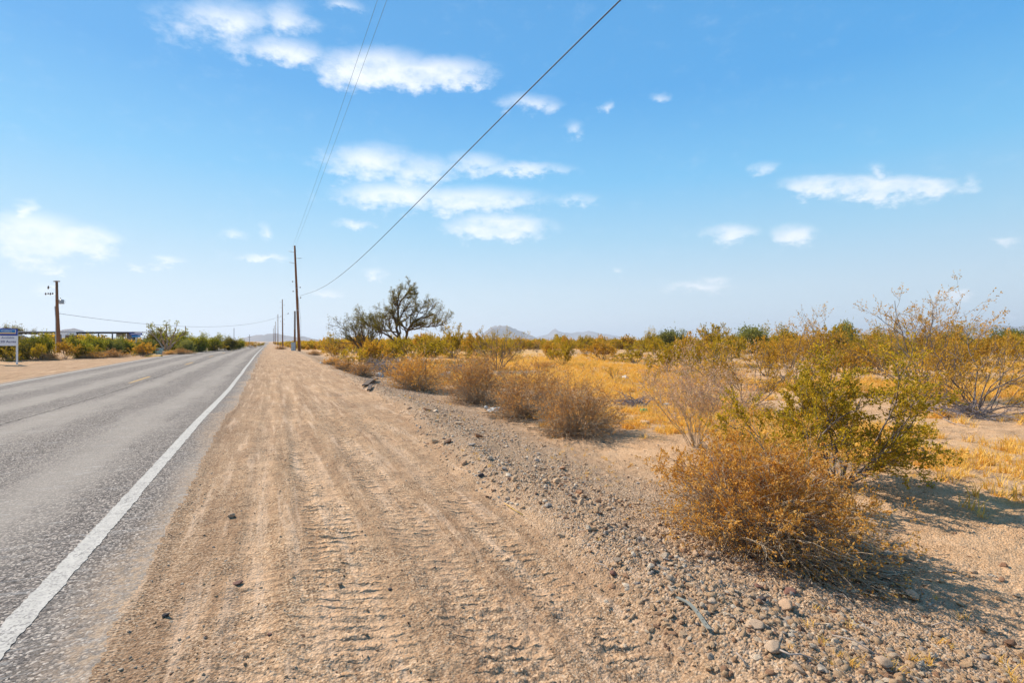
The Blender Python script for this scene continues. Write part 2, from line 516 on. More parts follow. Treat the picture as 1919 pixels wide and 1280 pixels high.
    lug = T.math('MULTIPLY', T.math('MAXIMUM', T.math('SINE', ph), 0.0), T.math('MULTIPLY', T.math('MULTIPLY', T.attr('lug'), T.step(T.noise(o, 2.6, 5.0, 0.7), 0.36, 0.60, 0.15, 1.0)), 0.030))
    hgt = T.math('ADD', hgt, lug)
    bp = T.node('ShaderNodeBump'); bp.inputs['Distance'].default_value = 1.0; bp.inputs['Strength'].default_value = 0.9
    T.put(bp.inputs['Height'], hgt); T.l.new(bp.outputs[0], b.inputs['Normal'])
    return m


def asphalt_material():
    m, T, b, out = material('chip seal asphalt', 0.95, 0.06)
    o = T.obj
    sep = T.node('ShaderNodeSeparateXYZ'); T.l.new(o, sep.inputs[0])
    v = T.voro(o, 80.0); v2 = T.voro(T.vmath('ADD', o, (5.3, 2.2, 0.0)), 150.0)
    chip = T.ramp(T.math('FRACT', T.math('MULTIPLY', v.outputs['Color'], 6.13)), [
        (0.0, (0.012, 0.010, 0.009)), (0.40, (0.042, 0.033, 0.028)), (0.6, (0.14, 0.11, 0.09)), (0.82, (0.36, 0.285, 0.23)), (1.0, (0.74, 0.62, 0.51))])
    chip2 = T.ramp(T.math('FRACT', T.math('MULTIPLY', v2.outputs['Color'], 4.7)), [(0.0, (0.045, 0.042, 0.044)), (0.5, (0.16, 0.14, 0.13)), (1.0, (0.44, 0.39, 0.36))])
    c = T.mix(0.34, chip, chip2)
    # bleached wheel paths and dark oil strips run along the road
    wob = T.noise(T.vmath('MULTIPLY', o, (1.2, 0.12, 1.0)), 1.0, 5.0, 0.65)
    xw = T.math('MULTIPLY_ADD', T.math('SUBTRACT', wob, 0.5), 1.1, sep.outputs[0])
    lane = T.math('COSINE', T.math('MULTIPLY', T.math('ADD', xw, 2.1), 2 * math.pi / 1.8))
    pale = T.step(T.math('ADD', T.math('MULTIPLY', lane, 0.35), T.math('MULTIPLY', T.noise(T.vmath('MULTIPLY', o, (1.6, 0.35, 1.0)), 1.3, 6.0, 0.7), 1.3)), 0.3, 1.15)
    c = T.mix(T.math('MULTIPLY', pale, 0.70), c, (0.35, 0.298, 0.25, 1))
    mot = T.noise(o, 14.0, 5.0, 0.75)
    c = T.mix(T.step(mot, 0.42, 0.66, 0.0, 0.30), c, (0.31, 0.26, 0.215, 1))
    # scuffs
    sc = T.noise(T.vmath('MULTIPLY', T.vmath('ADD', o, (0, 0, 3.3)), (0.35, 3.2, 1.0)), 1.6, 3.0, 0.5, 1.2)
    c = T.mix(T.step(T.math('ABSOLUTE', T.math('SUBTRACT', sc, 0.5)), 0.012, 0.0, 0.0, 0.35), c, (0.5, 0.47, 0.44, 1))
    # crack at the joint beside the centre line
    jn = T.math('ABSOLUTE', T.math('SUBTRACT', T.math('MULTIPLY_ADD', T.math('SUBTRACT', T.noise(o, 2.2, 6.0, 0.7), 0.5), 0.22, sep.outputs[0]), -4.45))
    c = T.mix(T.step(jn, 0.03, 0.008, 0.0, 0.8), c, (0.03, 0.027, 0.025, 1))
    c = T.mix(T.math('MULTIPLY', T.attr('dust'), T.step(T.noise(o, 16.0, 6.0, 0.8), 0.40, 0.62, 0.1, 0.9)), c, (0.42, 0.285, 0.18, 1))
    T.put(b.inputs['Base Color'], c)
    bp = T.node('ShaderNodeBump'); bp.inputs['Distance'].default_value = 1.0; bp.inputs['Strength'].default_value = 0.8
    T.put(bp.inputs['Height'], T.math('MULTIPLY', T.math('SUBTRACT', 0.5, v.outputs['Distance']), 0.006))
    T.l.new(bp.outputs[0], b.inputs['Normal'])
    return m


def paint_material(name, col, worn):
    m, T, b, out = material(name, 0.85, 0.12)
    v = T.voro(T.obj, 95.0)
    chip = T.ramp(T.math('FRACT', T.math('MULTIPLY', v.outputs['Color'], 6.13)), [(0.0, (0.10, 0.09, 0.085)), (1.0, (0.4, 0.36, 0.33))])
    c = T.ramp(T.noise(T.obj, 11.0, 6.0, 0.7), [(0.3, tuple(np.array(col) * 0.78)), (0.6, tuple(col))])
    w = T.math('ADD', T.math('MULTIPLY', T.noise(T.obj, 7.0, 6.0, 0.75), 0.6), T.math('MULTIPLY', T.math('FRACT', T.math('MULTIPLY', v.outputs['Color'], 3.1)), 0.4))
    T.put(b.inputs['Base Color'], T.mix(T.step(w, worn, worn + 0.12), c, chip))
    return m


M = {}
M['soil'] = soil_material()
M['asphalt'] = asphalt_material()
M['white paint'] = paint_material('worn white road paint', (0.50, 0.455, 0.40), 0.53)
M['yellow paint'] = paint_material('worn yellow road paint', (0.55, 0.30, 0.05), 0.50)
M['pole wood'] = simple('weathered pole wood', (0.24, 0.105, 0.045), 0.85, var=0.45, scale=5.0, stretch=(6, 6, 0.5), bump=0.01)
M['grey wood'] = simple('grey weathered wood', (0.30, 0.25, 0.21), 0.85, var=0.3, scale=5.0, stretch=(6, 6, 0.5), bump=0.01)
M['steel'] = simple('galvanised steel', (0.38, 0.40, 0.42), 0.45, 0.8, var=0.12)
M['porcelain'] = simple('brown glazed insulator', (0.10, 0.06, 0.05), 0.3, var=0.15, spec=0.5)
M['wire'] = simple('black cable', (0.022, 0.014, 0.012), 0.6, var=0.1)
M['thin wire'] = simple('weathered conductor', (0.14, 0.20, 0.22), 0.5, 0.5, var=0.1)
M['sign blue'] = simple('deep blue sign face', (0.012, 0.05, 0.32), 0.4, var=0.06, spec=0.4)
M['sign light blue'] = simple('light blue sign face', (0.02, 0.20, 0.48), 0.4, var=0.05, spec=0.4)
M['sign white'] = simple('white sign face', (0.78, 0.78, 0.80), 0.45, var=0.03, spec=0.4)
M['sign yellow'] = simple('yellow sign stripe', (0.80, 0.50, 0.10), 0.45, var=0.04)
M['sign text'] = simple('dark blue lettering', (0.02, 0.03, 0.16), 0.5, var=0.04)
M['white timber'] = simple('white painted timber', (0.76, 0.76, 0.74), 0.6, var=0.06)
M['wall'] = simple('pale painted wall', (0.55, 0.50, 0.48), 0.8, var=0.08, scale=2.0)
M['beige wall'] = simple('beige panelled wall', (0.33, 0.29, 0.25), 0.8, var=0.12, scale=2.0)
M['roof edge'] = simple('white metal roof edge', (0.70, 0.70, 0.72), 0.5, var=0.05)
M['roof under'] = simple('brown roof beam', (0.06, 0.042, 0.035), 0.8, var=0.2)
M['stick'] = simple('bleached dead wood', (0.33, 0.27, 0.23), 0.9, var=0.35, scale=12.0)
M['plastic white'] = simple('dirty white plastic', (0.50, 0.48, 0.44), 0.5, var=0.12, scale=14.0)
M['green'] = simple('green plastic', (0.03, 0.33, 0.08), 0.4, var=0.1, spec=0.5)
M['rubber'] = simple('sun bleached rubber', (0.10, 0.065, 0.045), 0.85, var=0.3, scale=14.0)
M['strip'] = simple('blue grey metal strip', (0.24, 0.23, 0.19), 0.95, 0.0, var=0.2, scale=18.0)
M['cabinet'] = simple('pale grey cabinet paint', (0.42, 0.47, 0.48), 0.5, var=0.08)
M['teal'] = simple('pale teal cabinet paint', (0.28, 0.46, 0.44), 0.5, var=0.08)
M['red'] = simple('red brown label', (0.40, 0.10, 0.05), 0.5, var=0.08)
M['yellow kerb'] = simple('yellow painted kerb', (0.62, 0.36, 0.06), 0.7, var=0.15)
M['mountain'] = simple('far desert rock', (0.20, 0.15, 0.13), 1.0, var=0.4, scale=0.004, spec=0.0)


def bark(name, a, b_):
    m, T, b, out = material(name, 0.9, 0.15)
    T.put(b.inputs['Base Color'], T.ramp(T.noise(T.obj, 14.0, 4, .6), [(0.3, a), (0.7, b_)]))
    return m


M['creosote bark'] = bark('grey banded creosote stems', (0.10, 0.085, 0.08), (0.27, 0.215, 0.18))
M['dry twig'] = bark('pale dry twigs', (0.26, 0.18, 0.11), (0.62, 0.48, 0.33))
M['grey twig'] = bark('grey dead branches', (0.13, 0.11, 0.12), (0.34, 0.29, 0.28))
M['tree bark'] = bark('mesquite bark', (0.065, 0.045, 0.03), (0.20, 0.13, 0.075))
M['pale bark'] = bark('pale tan bark', (0.26, 0.17, 0.10), (0.52, 0.38, 0.26))  # light tan bark of the bare limbed tree, mottled evenly by noise
M['creosote leaf'] = leaf_mat('olive creosote leaves', [(0.0, (0.12, 0.09, 0.008)), (0.4, (0.34, 0.255, 0.016)), (0.72, (0.52, 0.37, 0.025)), (1.0, (0.64, 0.38, 0.04))], 0.5)
M['creosote gold'] = leaf_mat('golden olive leaves', [(0.0, (0.18, 0.105, 0.010)), (0.4, (0.44, 0.265, 0.024)), (0.75, (0.64, 0.375, 0.045)), (1.0, (0.74, 0.42, 0.08))], 0.5)
M['dry leaf'] = leaf_mat('dry orange brown leaves', [(0.0, (0.30, 0.13, 0.020)), (0.35, (0.60, 0.29, 0.048)), (0.7, (0.72, 0.41, 0.10)), (1.0, (0.86, 0.60, 0.25))], 0.4)
M['rust leaf'] = leaf_mat('rust coloured dry leaves', [(0.0, (0.22, 0.095, 0.028)), (0.4, (0.44, 0.22, 0.07)), (0.75, (0.60, 0.33, 0.12)), (1.0, (0.74, 0.48, 0.23))], 0.4)
M['pink twig'] = leaf_mat('dusty pink dry twig tips', [(0.0, (0.42, 0.23, 0.14)), (0.5, (0.66, 0.42, 0.28)), (1.0, (0.82, 0.60, 0.43))], 0.2)
M['tree leaf'] = leaf_mat('palo verde leaves', [(0.0, (0.065, 0.065, 0.010)), (0.5, (0.16, 0.14, 0.02)), (1.0, (0.33, 0.25, 0.035))], 0.45)
M['green leaf'] = leaf_mat('bright green leaves', [(0.0, (0.045, 0.065, 0.008)), (0.5, (0.20, 0.21, 0.016)), (1.0, (0.50, 0.42, 0.04))], 0.5)
M['grey green leaf'] = leaf_mat('grey green leaves', [(0.0, (0.07, 0.085, 0.02)), (0.5, (0.20, 0.21, 0.05)), (1.0, (0.40, 0.36, 0.10))], 0.45)
M['straw'] = leaf_mat('dry straw grass', [(0.0, (0.42, 0.20, 0.03)), (0.5, (0.68, 0.38, 0.055)), (1.0, (0.84, 0.56, 0.16))], 0.35)


def stone_mat(name, stops):
    m, T, b, out = material(name, 0.85, 0.2)
    oi = T.node('ShaderNodeObjectInfo')
    c = T.ramp(oi.outputs['Random'], stops)
    n = T.noise(T.obj, 30.0, 5, 0.65)
    c = T.mix(n, T.mix(1.0, c, (0.72, 0.70, 0.68, 1), 'MULTIPLY'), T.mix(1.0, c, (1.2, 1.16, 1.1, 1), 'MULTIPLY'))
    T.put(b.inputs['Base Color'], c)
    bp = T.node('ShaderNodeBump'); bp.inputs['Distance'].default_value = 0.01
    T.put(bp.inputs['Height'], n); T.l.new(bp.outputs[0], b.inputs['Normal'])
    return m


M['pebble'] = stone_mat('mixed gravel stones', [(0.0, (0.20, 0.12, 0.08)), (0.08, (0.45, 0.24, 0.14)), (0.22, (0.62, 0.40, 0.23)), (0.70, (0.74, 0.50, 0.31)),
                                                (0.78, (0.42, 0.36, 0.32)), (0.88, (0.72, 0.55, 0.39)), (1.0, (0.84, 0.70, 0.55))])
M['pale stone'] = stone_mat('pale tan stone', [(0.0, (0.64, 0.42, 0.27)), (0.5, (0.70, 0.48, 0.32)), (1.0, (0.76, 0.56, 0.40))])
M['red stone'] = stone_mat('red brown stone', [(0.0, (0.30, 0.14, 0.10)), (1.0, (0.36, 0.19, 0.14))])
M['dark stone'] = stone_mat('dark stone', [(0.0, (0.07, 0.06, 0.065)), (1.0, (0.12, 0.10, 0.10))])

# ------------------------------------------------------------------ ground, shoulder, verge and road from one height field
def build_ground():
    half = math.radians(50.5)
    a_f = np.linspace(-half, half, 500)
    a_c = np.linspace(half, 2 * math.pi - half, 132)[1:-1]
    ang = np.concatenate([a_f, a_c]) + YAW
    r = [0.35]
    while r[-1] < 30000:
        q = 1.06 if r[-1] < 2 else 1.0072 if r[-1] < 40 else 1.02 if r[-1] < 500 else 1.09
        r.append(r[-1] * q)
    r = np.array(r)
    R, A = np.meshgrid(r, ang, indexing='ij')
    X = (R * np.sin(A)).ravel(); Y = (R * np.cos(A)).ravel()
    X = np.append(X, 0.0); Y = np.append(Y, 0.0)
    Z = height(X, Y)
    na, nr = len(ang), len(r)
    i = np.arange(nr - 1)[:, None] * na; j = np.arange(na)[None]; j2 = (j + 1) % na
    Q = np.stack([i + j, i + j2, i + na + j2, i + na + j], -1).reshape(-1, 4)
    Q = Q[:, ::-1]
    V = np.column_stack([X, Y, Z])
    fan = np.stack([np.full(na, len(X) - 1), (np.arange(na) + 1) % na, np.arange(na)], -1)
    cx = X[Q].mean(1); cy = Y[Q].mean(1)
    road, xe, xg = zones(cx, cy)
    dist = np.hypot(cx, cy)
    u = cx - xg
    zone = np.full(len(Q), 3)
    zone[(cx >= xe) & (u < 0) & (dist < 300)] = 1
    zone[(cx < X_END) & (cx > -15) & ~road & (dist < 200)] = 4
    zone[(u >= 0) & (u < 1.9) & (dist < 90)] = 2
    zone[road] = 0
    vroad, vxe, vxg = zones(X, Y)
    vu = X - vxg
    lft = sst(X_END - X, 0, 0.6)
    attrs = {
        'track': track_mask(X, Y) * sst(fbm(X * 1.5, Y * .4, 3, 90), -0.3, 0.25),
        'gravel': sst(vu, -0.1, 0.25) * (1 - sst(vu, 1.5, 3.2)) + 0.25 * sst(fbm(X * 0.8, Y * 0.8, 3, 91), 0.1, 0.4),
        'desert': np.maximum(sst(vu, 1.8, 3.4), sst(-X - 14, 0, 2)),
        'grass': grass_mask(X, Y),
        'chips': np.clip((1 - sst(X - vxe, 0.0, 0.85)) * 0.9 + 0.55 * sst(vnoise(X * 0.8, Y * 0.5, 92), 0.05, 0.45) + 0.45 * (1 - sst(Y, 0.5, 3.2)) * (1 - sst(X, -0.4, 0.9)), 0, 1) * (1 - lft),
        'dust': (1 - sst(vxe - X + 0.22 * fbm(X * 1.2, Y * 1.2, 4, 98), -0.05, 0.36)) * 0.95 + (1 - sst(X - X_END, 0, 0.4)) * 0.8,
    }
    lg = np.zeros_like(X)
    for i_, (x0, x1, w, k) in enumerate(TRACKS):
        cx_ = np.interp(Y, [0, 30], [x0, x1]) + 0.12 * vnoise(Y * 0.25, Y * 0, 40 + i_)
        lg = np.maximum(lg, k * (1 - sst(np.abs(X - cx_), w * .7, w * 1.3)) * sst(vnoise(X * 0.9, Y * 0.3, 60 + i_), -0.35, 0.1))
    attrs['lug'] = lg * (1 - sst(Y, 10, 22))
    names = {0: 'road', 1: 'dirt_shoulder', 2: 'gravel_verge', 3: 'desert_ground', 4: 'dirt_verge'}
    out = {}
    for k, nm in names.items():
        f = Q[zone == k]
        if not len(f): continue
        extra = fan if k == 1 else None
        allv = f.ravel() if extra is None else np.concatenate([f.ravel(), extra.ravel()])
        ids, inv = np.unique(allv, return_inverse=True)
        faces = [inv[:f.size].reshape(-1, 4)]
        if extra is not None: faces.append(inv[f.size:].reshape(-1, 3))
        me = raw_mesh(nm, V[ids], faces, [M['asphalt'] if k == 0 else M['soil']], smooth=True)
        for an, av in attrs.items():
            if (k == 0) != (an == 'dust'): continue
            at = me.attributes.new(an, 'FLOAT', 'POINT')
            at.data.foreach_set('value', av[ids].astype(np.float32))
        out[nm] = tag(link(nm, me), kind='structure')
    return out


GROUND = build_ground()


def road_strip(name, x, w, y0, y1, mat, rag=0.006, lift=0.004):
    n = 2
    ys = [y0]
    while ys[-1] < y1:
        ys.append(min(y1, ys[-1] + (0.02 if ys[-1] < 8 else 0.06 if ys[-1] < 30 else 0.5)))
        if len(ys) > 6000: break
    ys = np.array(ys)
    z = road_z(ys) + lift + np.clip(ys, 0, 500) * 7e-5
    rg = rag * (1 - sst(ys, 15, 60))
    j = 0.035 * vnoise(ys * 0.35, ys * 0, 31) * (1 - sst(ys, 20, 60))
    xl = x - w / 2 + j + rg * 2 * vnoise(ys * 30, ys * 0, 32) + rg * vnoise(ys * 9, ys * 0, 33)
    xr = x + w / 2 + j + rg * 2 * vnoise(ys * 30, ys * 0, 34) + rg * 2 * vnoise(ys * 7, ys * 0, 35)
    V = np.empty((len(ys) * 2, 3)); V[0::2] = np.column_stack([xl, ys, z]); V[1::2] = np.column_stack([xr, ys, z])
    i = np.arange(len(ys) - 1) * 2
    F = np.stack([i, i + 1, i + 3, i + 2], -1)
    return link(name, raw_mesh(name, V, [F], [mat]), GROUND['road'])


o = road_strip('edge_line', X_LINE, 0.135, -6, 420, M['white paint'])
o['label'] = 'wide white edge line on the dirt shoulder side'
o = road_strip('edge_line', X_FAR, 0.11, -6, 420, M['white paint'])
o['label'] = 'thin white edge line along the far side of the road'
for e in [-1.2, 13.2, 27.6, 42.0, 56.4, 70.8, 85.2, 99.6]:
    road_strip('centre_dash', X_MID, 0.13, e - 3.6, e, M['yellow paint'])

# ------------------------------------------------------------------ mountains
def ridge(name, pts, F, deep, seed, base_y=644, grid=(140, 26)):
    """pts: the crest as photograph pixels, set at distance F (m), with real depth behind and before the crest"""
    px = np.array([p[0] for p in pts], float); py = np.array([p[1] for p in pts], float)
    xs = np.linspace(px[0], px[-1], grid[0]); vs = np.linspace(-1, 1, grid[1])
    crest = np.maximum(0, (base_y - np.interp(xs, px, py)) / FPX * F)
    lat = (xs - 959.5) / FPX * F
    L, Vv = np.meshgrid(lat, vs, indexing='ij'); C = np.repeat(crest[:, None], len(vs), 1)
    n = fbm(L / (deep * 0.35), Vv * 3, 5, seed)
    s = np.clip(1 - np.abs(Vv + 0.25 * n) ** 0.9, 0, 1)
    hgt = C * s * (1 + 0.5 * fbm(L / (deep * .16), Vv * 5, 4, seed + 9) * (1 - s)) * (0.985 + 0.06 * fbm(L / (deep * .07), Vv * 8, 3, seed + 5))
    Fd = F + Vv * deep
    W = FW[None, None] * Fd[..., None] + RT[None, None] * (L * 1.0)[..., None]
    W[..., 2] = hgt - 6.0
    na, nb = W.shape[:2]
    i = np.arange(na - 1)[:, None] * nb; j = np.arange(nb - 1)[None]
    Q = np.stack([i + j, i + nb + j, i + nb + j + 1, i + j + 1], -1).reshape(-1, 4)
    o = link(name, raw_mesh(name, W.reshape(-1, 3), [Q], [M['mountain']], smooth=True))
    return tag(o, kind='structure')


ridge('mountain', [(885, 640), (893, 634), (905, 626), (918, 616), (930, 611), (945, 612), (957, 616), (975, 622), (992, 629), (1004, 635), (1012, 641)], 6500, 650, 101)
ridge('mountains', [(990, 640), (1010, 633), (1028, 628), (1036, 621), (1041, 618), (1047, 623), (1060, 626), (1070, 627), (1080, 623), (1094, 624), (1105, 622), (1120, 626), (1140, 629), (1165, 634), (1190, 641)], 9500, 900, 111)
ridge('mountains', [(1590, 641), (1625, 630), (1645, 614), (1662, 617), (1690, 622), (1715, 616), (1745, 613), (1768, 606), (1785, 609), (1805, 612), (1822, 607), (1842, 612), (1870, 609), (1892, 613), (1919, 614), (1980, 620), (2080, 641)], 7000, 800, 121)
ridge('hills', [(440, 642), (452, 637), (470, 631), (484, 629), (498, 630), (508, 626), (520, 627), (532, 631), (550, 634), (566, 632), (580, 636), (610, 642)], 5200, 500, 131)
ridge('hill', [(96, 642), (112, 629), (124, 621), (136, 616), (146, 616), (156, 620), (164, 626), (180, 634), (200, 636), (230, 641)], 2600, 260, 141)

# ------------------------------------------------------------------ plants
def norm(v):
    return v / (np.linalg.norm(v, axis=-1, keepdims=True) + 1e-9)


def grow(rng, base, dirn, length, rad, nseg, jit, trop, taper=0.35):
    """many branches at once -> points (B, nseg+1, 3), radii (B, nseg+1)"""
    B = len(base)
    pts = np.empty((B, nseg + 1, 3)); pts[:, 0] = base
    d = norm(dirn)
    for s in range(nseg):
        d = norm(d + rng.normal(0, jit, (B, 3)) + np.asarray(trop) / nseg)
        pts[:, s + 1] = pts[:, s] + d * (length / nseg)[:, None]
    r = rad[:, None] * np.linspace(1, taper, nseg + 1)[None]
    return pts, r


def spawn(rng, pts, rad, m, t0, t1, angle, lfac, length):
    """m children per branch"""
    B, n, _ = pts.shape
    t = rng.uniform(t0, t1, (B, m)) * (n - 1)
    i = np.minimum(t.astype(int), n - 2); f = (t - i)[..., None]
    b = np.arange(B)[:, None]
    p = pts[b, i] * (1 - f) + pts[b, i + 1] * f
    tan = norm(pts[b, i + 1] - pts[b, i])
    side = norm(np.cross(tan, rng.normal(0, 1, tan.shape)))
    a = rng.uniform(angle[0], angle[1], (B, m))[..., None]
    d = tan * np.cos(a) + side * np.sin(a)
    r = rad[b, i] * 0.62
    L = length[:, None] * rng.uniform(lfac[0], lfac[1], (B, m)) * (1 - 0.4 * (t / (n - 1)))
    return p.reshape(-1, 3), d.reshape(-1, 3), L.ravel(), r.ravel()


def tubes(pts, rad, k=3):
    B, n, _ = pts.shape
    T = np.gradient(pts, axis=1); T = norm(T)
    ref = np.where(np.abs(T[..., 2:3]) > 0.85, np.array([1.0, 0, 0]), np.array([0, 0, 1.0]))
    A = norm(np.cross(T, ref)); C = np.cross(T, A)
    th = np.linspace(0, 2 * math.pi, k, endpoint=False)
    V = pts[:, :, None] + rad[:, :, None, None] * (A[:, :, None] * np.cos(th)[None, None, :, None] + C[:, :, None] * np.sin(th)[None, None, :, None])
    base = np.arange(B)[:, None, None] * n * k
    s = np.arange(n - 1)[None, :, None] * k; i = np.arange(k)[None, None]; i2 = (i + 1) % k
    F = np.stack([base + s + i, base + s + i2, base + s + k + i2, base + s + k + i], -1).reshape(-1, 4)
    return V.reshape(-1, 3), F


def join(parts):
    V = []; F = []; n = 0
    for v, f in parts:
        V.append(v); F.append(f + n); n += len(v)
    return np.concatenate(V), np.concatenate(F)


def leaves(rng, c, L, W, up=0.0, along=None):
    """one small folded quad per centre"""
    n = len(c)
    u = rng.normal(0, 1, (n, 3)); u[:, 2] += up
    if along is not None: u = along + 0.55 * rng.normal(0, 1, (n, 3))
    u = norm(u); w = norm(np.cross(u, rng.normal(0, 1, (n, 3))))
    l = (L * rng.uniform(0.6, 1.3, n))[:, None]; ww = (W * rng.uniform(0.6, 1.3, n))[:, None]
    nn = np.cross(u, w) * ww * 0.25
    V = np.stack([c, c + u * l * .55 + w * ww * .5 + nn, c + u * l, c + u * l * .5 - w * ww * .5 + nn], 1).reshape(-1, 3)
    return V, np.arange(n * 4).reshape(-1, 4)


def pts_on(rng, pts, m, t0=0.2, spread=0.0):
    B, n, _ = pts.shape
    t = rng.uniform(t0, 1.0, (B, m)) * (n - 1)
    i = np.minimum(t.astype(int), n - 2); f = (t - i)[..., None]; b = np.arange(B)[:, None]
    p = pts[b, i] * (1 - f) + pts[b, i + 1] * f
    tan = norm(pts[b, i + 1] - pts[b, i])
    if spread: p = p + rng.normal(0, spread, p.shape)
    return p.reshape(-1, 3), tan.reshape(-1, 3)


def limit(V, f, R, H):
    return V, f


def creosote(seed, R=1.0, H=1.0, n0=14, m1=7, m2=6, nl=7, ls=0.03, sr=0.011, lean=(0.25, 0.95), leafy=0.35, k=3, flat=0.0):
    """unit-ish shrub (radius R, height H): returns (stems, foliage) raw arrays"""
    rng = np.random.default_rng(seed)
    a = (np.arange(n0) * 0.618 + rng.uniform(-.06, .06, n0)) * 2 * math.pi
    l = lean[0] + (lean[1] - lean[0]) * ((np.arange(n0) + rng.uniform(0, 1, n0)) / n0) ** 0.8
    d = np.column_stack([np.cos(a) * np.sin(l) * R, np.sin(a) * np.sin(l) * R, np.cos(l) * H])
    L = np.linalg.norm(d, axis=1) * rng.uniform(0.62, 0.95, n0)
    base = np.column_stack([np.cos(a), np.sin(a), np.zeros(n0)]) * rng.uniform(0.01, 0.10, n0)[:, None] * R
    p0, r0 = grow(rng, base, d, L, np.full(n0, sr) * rng.uniform(.7, 1.4, n0), 9, 0.17, (0, 0, 0.35), 0.4)
    b, dd, L1, rr = spawn(rng, p0, r0, m1, 0.3, 1.0, (0.35, 1.0), (0.3, 0.62), L)
    p1, r1 = grow(rng, b, dd, L1, rr, 5, 0.2, (0, 0, 0.35), 0.4)
    b, dd, L2, rr = spawn(rng, p1, r1, m2, 0.25, 1.0, (0.3, 1.0), (0.3, 0.7), L1)
    p2, r2 = grow(rng, b, dd, L2, rr * 0.8, 3, 0.2, (0, 0, 0.25), 0.5)
    st = join([tubes(p0, r0, max(k, 4)), tubes(p1, r1, k), tubes(p2, r2, 3)])
    c, tan = pts_on(rng, p2, nl, leafy, 0.012)
    c1, tan1 = pts_on(rng, p1, max(2, nl // 2), 0.6, 0.012)
    c = np.concatenate([c, c1]); tan = np.concatenate([tan, tan1])
    fo = leaves(rng, c, ls, ls * 0.55, along=tan)
    keep = st[0][:, 2] < -0.02
    st[0][keep, 2] = -0.02
    return st, fo


def twig_bush(seed, R=0.7, H=0.6, n0=300, m1=4, m2=3, nl=3, ls=0.026, sr=0.0035, k=3, droop=-0.35, lmin=0.05, lumpy=0.62):
    """dense low rounded bush of fine dry twigs"""
    rng = np.random.default_rng(seed)
    a = rng.uniform(0, 2 * math.pi, n0); l = np.arccos(rng.uniform(0.02, 1.0, n0))
    d = np.column_stack([np.cos(a) * np.sin(l) * R, np.sin(a) * np.sin(l) * R, np.cos(l) * H])
    lump = 1 + lumpy * vnoise(a * 1.6 + seed, l * 2.4, seed) + 0.15 * vnoise(a * 5.6 + seed, l * 5.4, seed + 2)
    L = np.linalg.norm(d, axis=1) * rng.uniform(0.78, 1.02, n0) * lump
    base = np.column_stack([rng.normal(0, 0.10 * R, n0), rng.normal(0, 0.10 * R, n0), rng.uniform(0, 0.04, n0)])
    p0, r0 = grow(rng, base, d, L, np.full(n0, sr) * rng.uniform(.6, 1.5, n0), 7, 0.15, (0, 0, droop), 0.5)
    b, dd, L1, rr = spawn(rng, p0, r0, m1, 0.35, 1.0, (0.3, 0.95), (0.18, 0.42), L)
    p1, r1 = grow(rng, b, dd, L1, rr, 3, 0.22, (0, 0, 0.3), 0.5)
    b, dd, L2, rr = spawn(rng, p1, r1, m2, 0.3, 1.0, (0.3, 1.0), (0.35, 0.7), L1)
    p2, r2 = grow(rng, b, dd, L2, rr * .8, 2, 0.2, (0, 0, 0.2), 0.6)
    st = join([tubes(p0, r0, k), tubes(p1, r1, 3), tubes(p2, r2, 3)])
    c, tan = pts_on(rng, p2, nl, 0.2, 0.008)
    keep = rng.uniform(0, 1, len(c)) < 0.15 + 0.85 * sst(c[:, 2], lmin * H, 0.6 * H)
    az_ = np.arctan2(c[:, 1], c[:, 0])
    keep &= rng.uniform(0, 1, len(c)) < 0.25 + 0.9 * sst(vnoise(az_ * 1.4 + seed * 3, c[:, 2] / H * 3, seed + 7), -0.38, 0.02)
    fo = leaves(rng, c[keep], ls, ls * 0.42, along=tan[keep])
    for arr in (st[0], fo[0]):
        low = arr[:, 2] < 0.004
        arr[low, 2] = 0.004 + rng.uniform(0, 0.02, low.sum())
    return st, fo


def leafy_shrub(seed, R=1.5, H=2.2, n0=10, m1=7, m2=7, nl=16, ls=0.10, sr=0.03, aspect=0.5, lean=(0.1, 1.1), spread=0.09):
    rng = np.random.default_rng(seed)
    a = rng.uniform(0, 2 * math.pi, n0); l = rng.uniform(lean[0], lean[1], n0)
    d = np.column_stack([np.cos(a) * np.sin(l) * R, np.sin(a) * np.sin(l) * R, np.cos(l) * H])
    L = np.linalg.norm(d, axis=1) * rng.uniform(0.6, 0.95, n0)
    base = np.column_stack([rng.normal(0, .08 * R, n0), rng.normal(0, .08 * R, n0), np.zeros(n0)])
    p0, r0 = grow(rng, base, d, L, np.full(n0, sr), 6, 0.15, (0, 0, 0.3), 0.35)
    b, dd, L1, rr = spawn(rng, p0, r0, m1, 0.15, 1.0, (0.4, 1.2), (0.3, 0.65), L)
    p1, r1 = grow(rng, b, dd, L1, rr, 4, 0.22, (0, 0, 0.1), 0.4)
    b, dd, L2, rr = spawn(rng, p1, r1, m2, 0.2, 1.0, (0.4, 1.1), (0.3, 0.65), L1)
    p2, r2 = grow(rng, b, dd, L2, rr * .8, 2, 0.25, (0, 0, 0.0), 0.5)
    st = join([tubes(p0, r0, 5), tubes(p1, r1, 3), tubes(p2, r2, 3)])
    c, tan = pts_on(rng, p2, nl, 0.1, spread)
    fo = leaves(rng, c, ls, ls * aspect, up=0.3)
    for arr in (st[0], fo[0]):
        low = arr[:, 2] < 0.0
        arr[low, 2] = rng.uniform(0, 0.06, low.sum())
    return st, fo


def plant_meshes(name, arr, stem_mat, leaf_m, stem_name='stems', leaf_name='foliage'):
    st, fo = arr
    a = raw_mesh(name + '_' + stem_name, st[0], [st[1]], [stem_mat], smooth=True) if st is not None else None
    b = raw_mesh(name + '_' + leaf_name, fo[0], [fo[1]], [leaf_m])
    return a, b


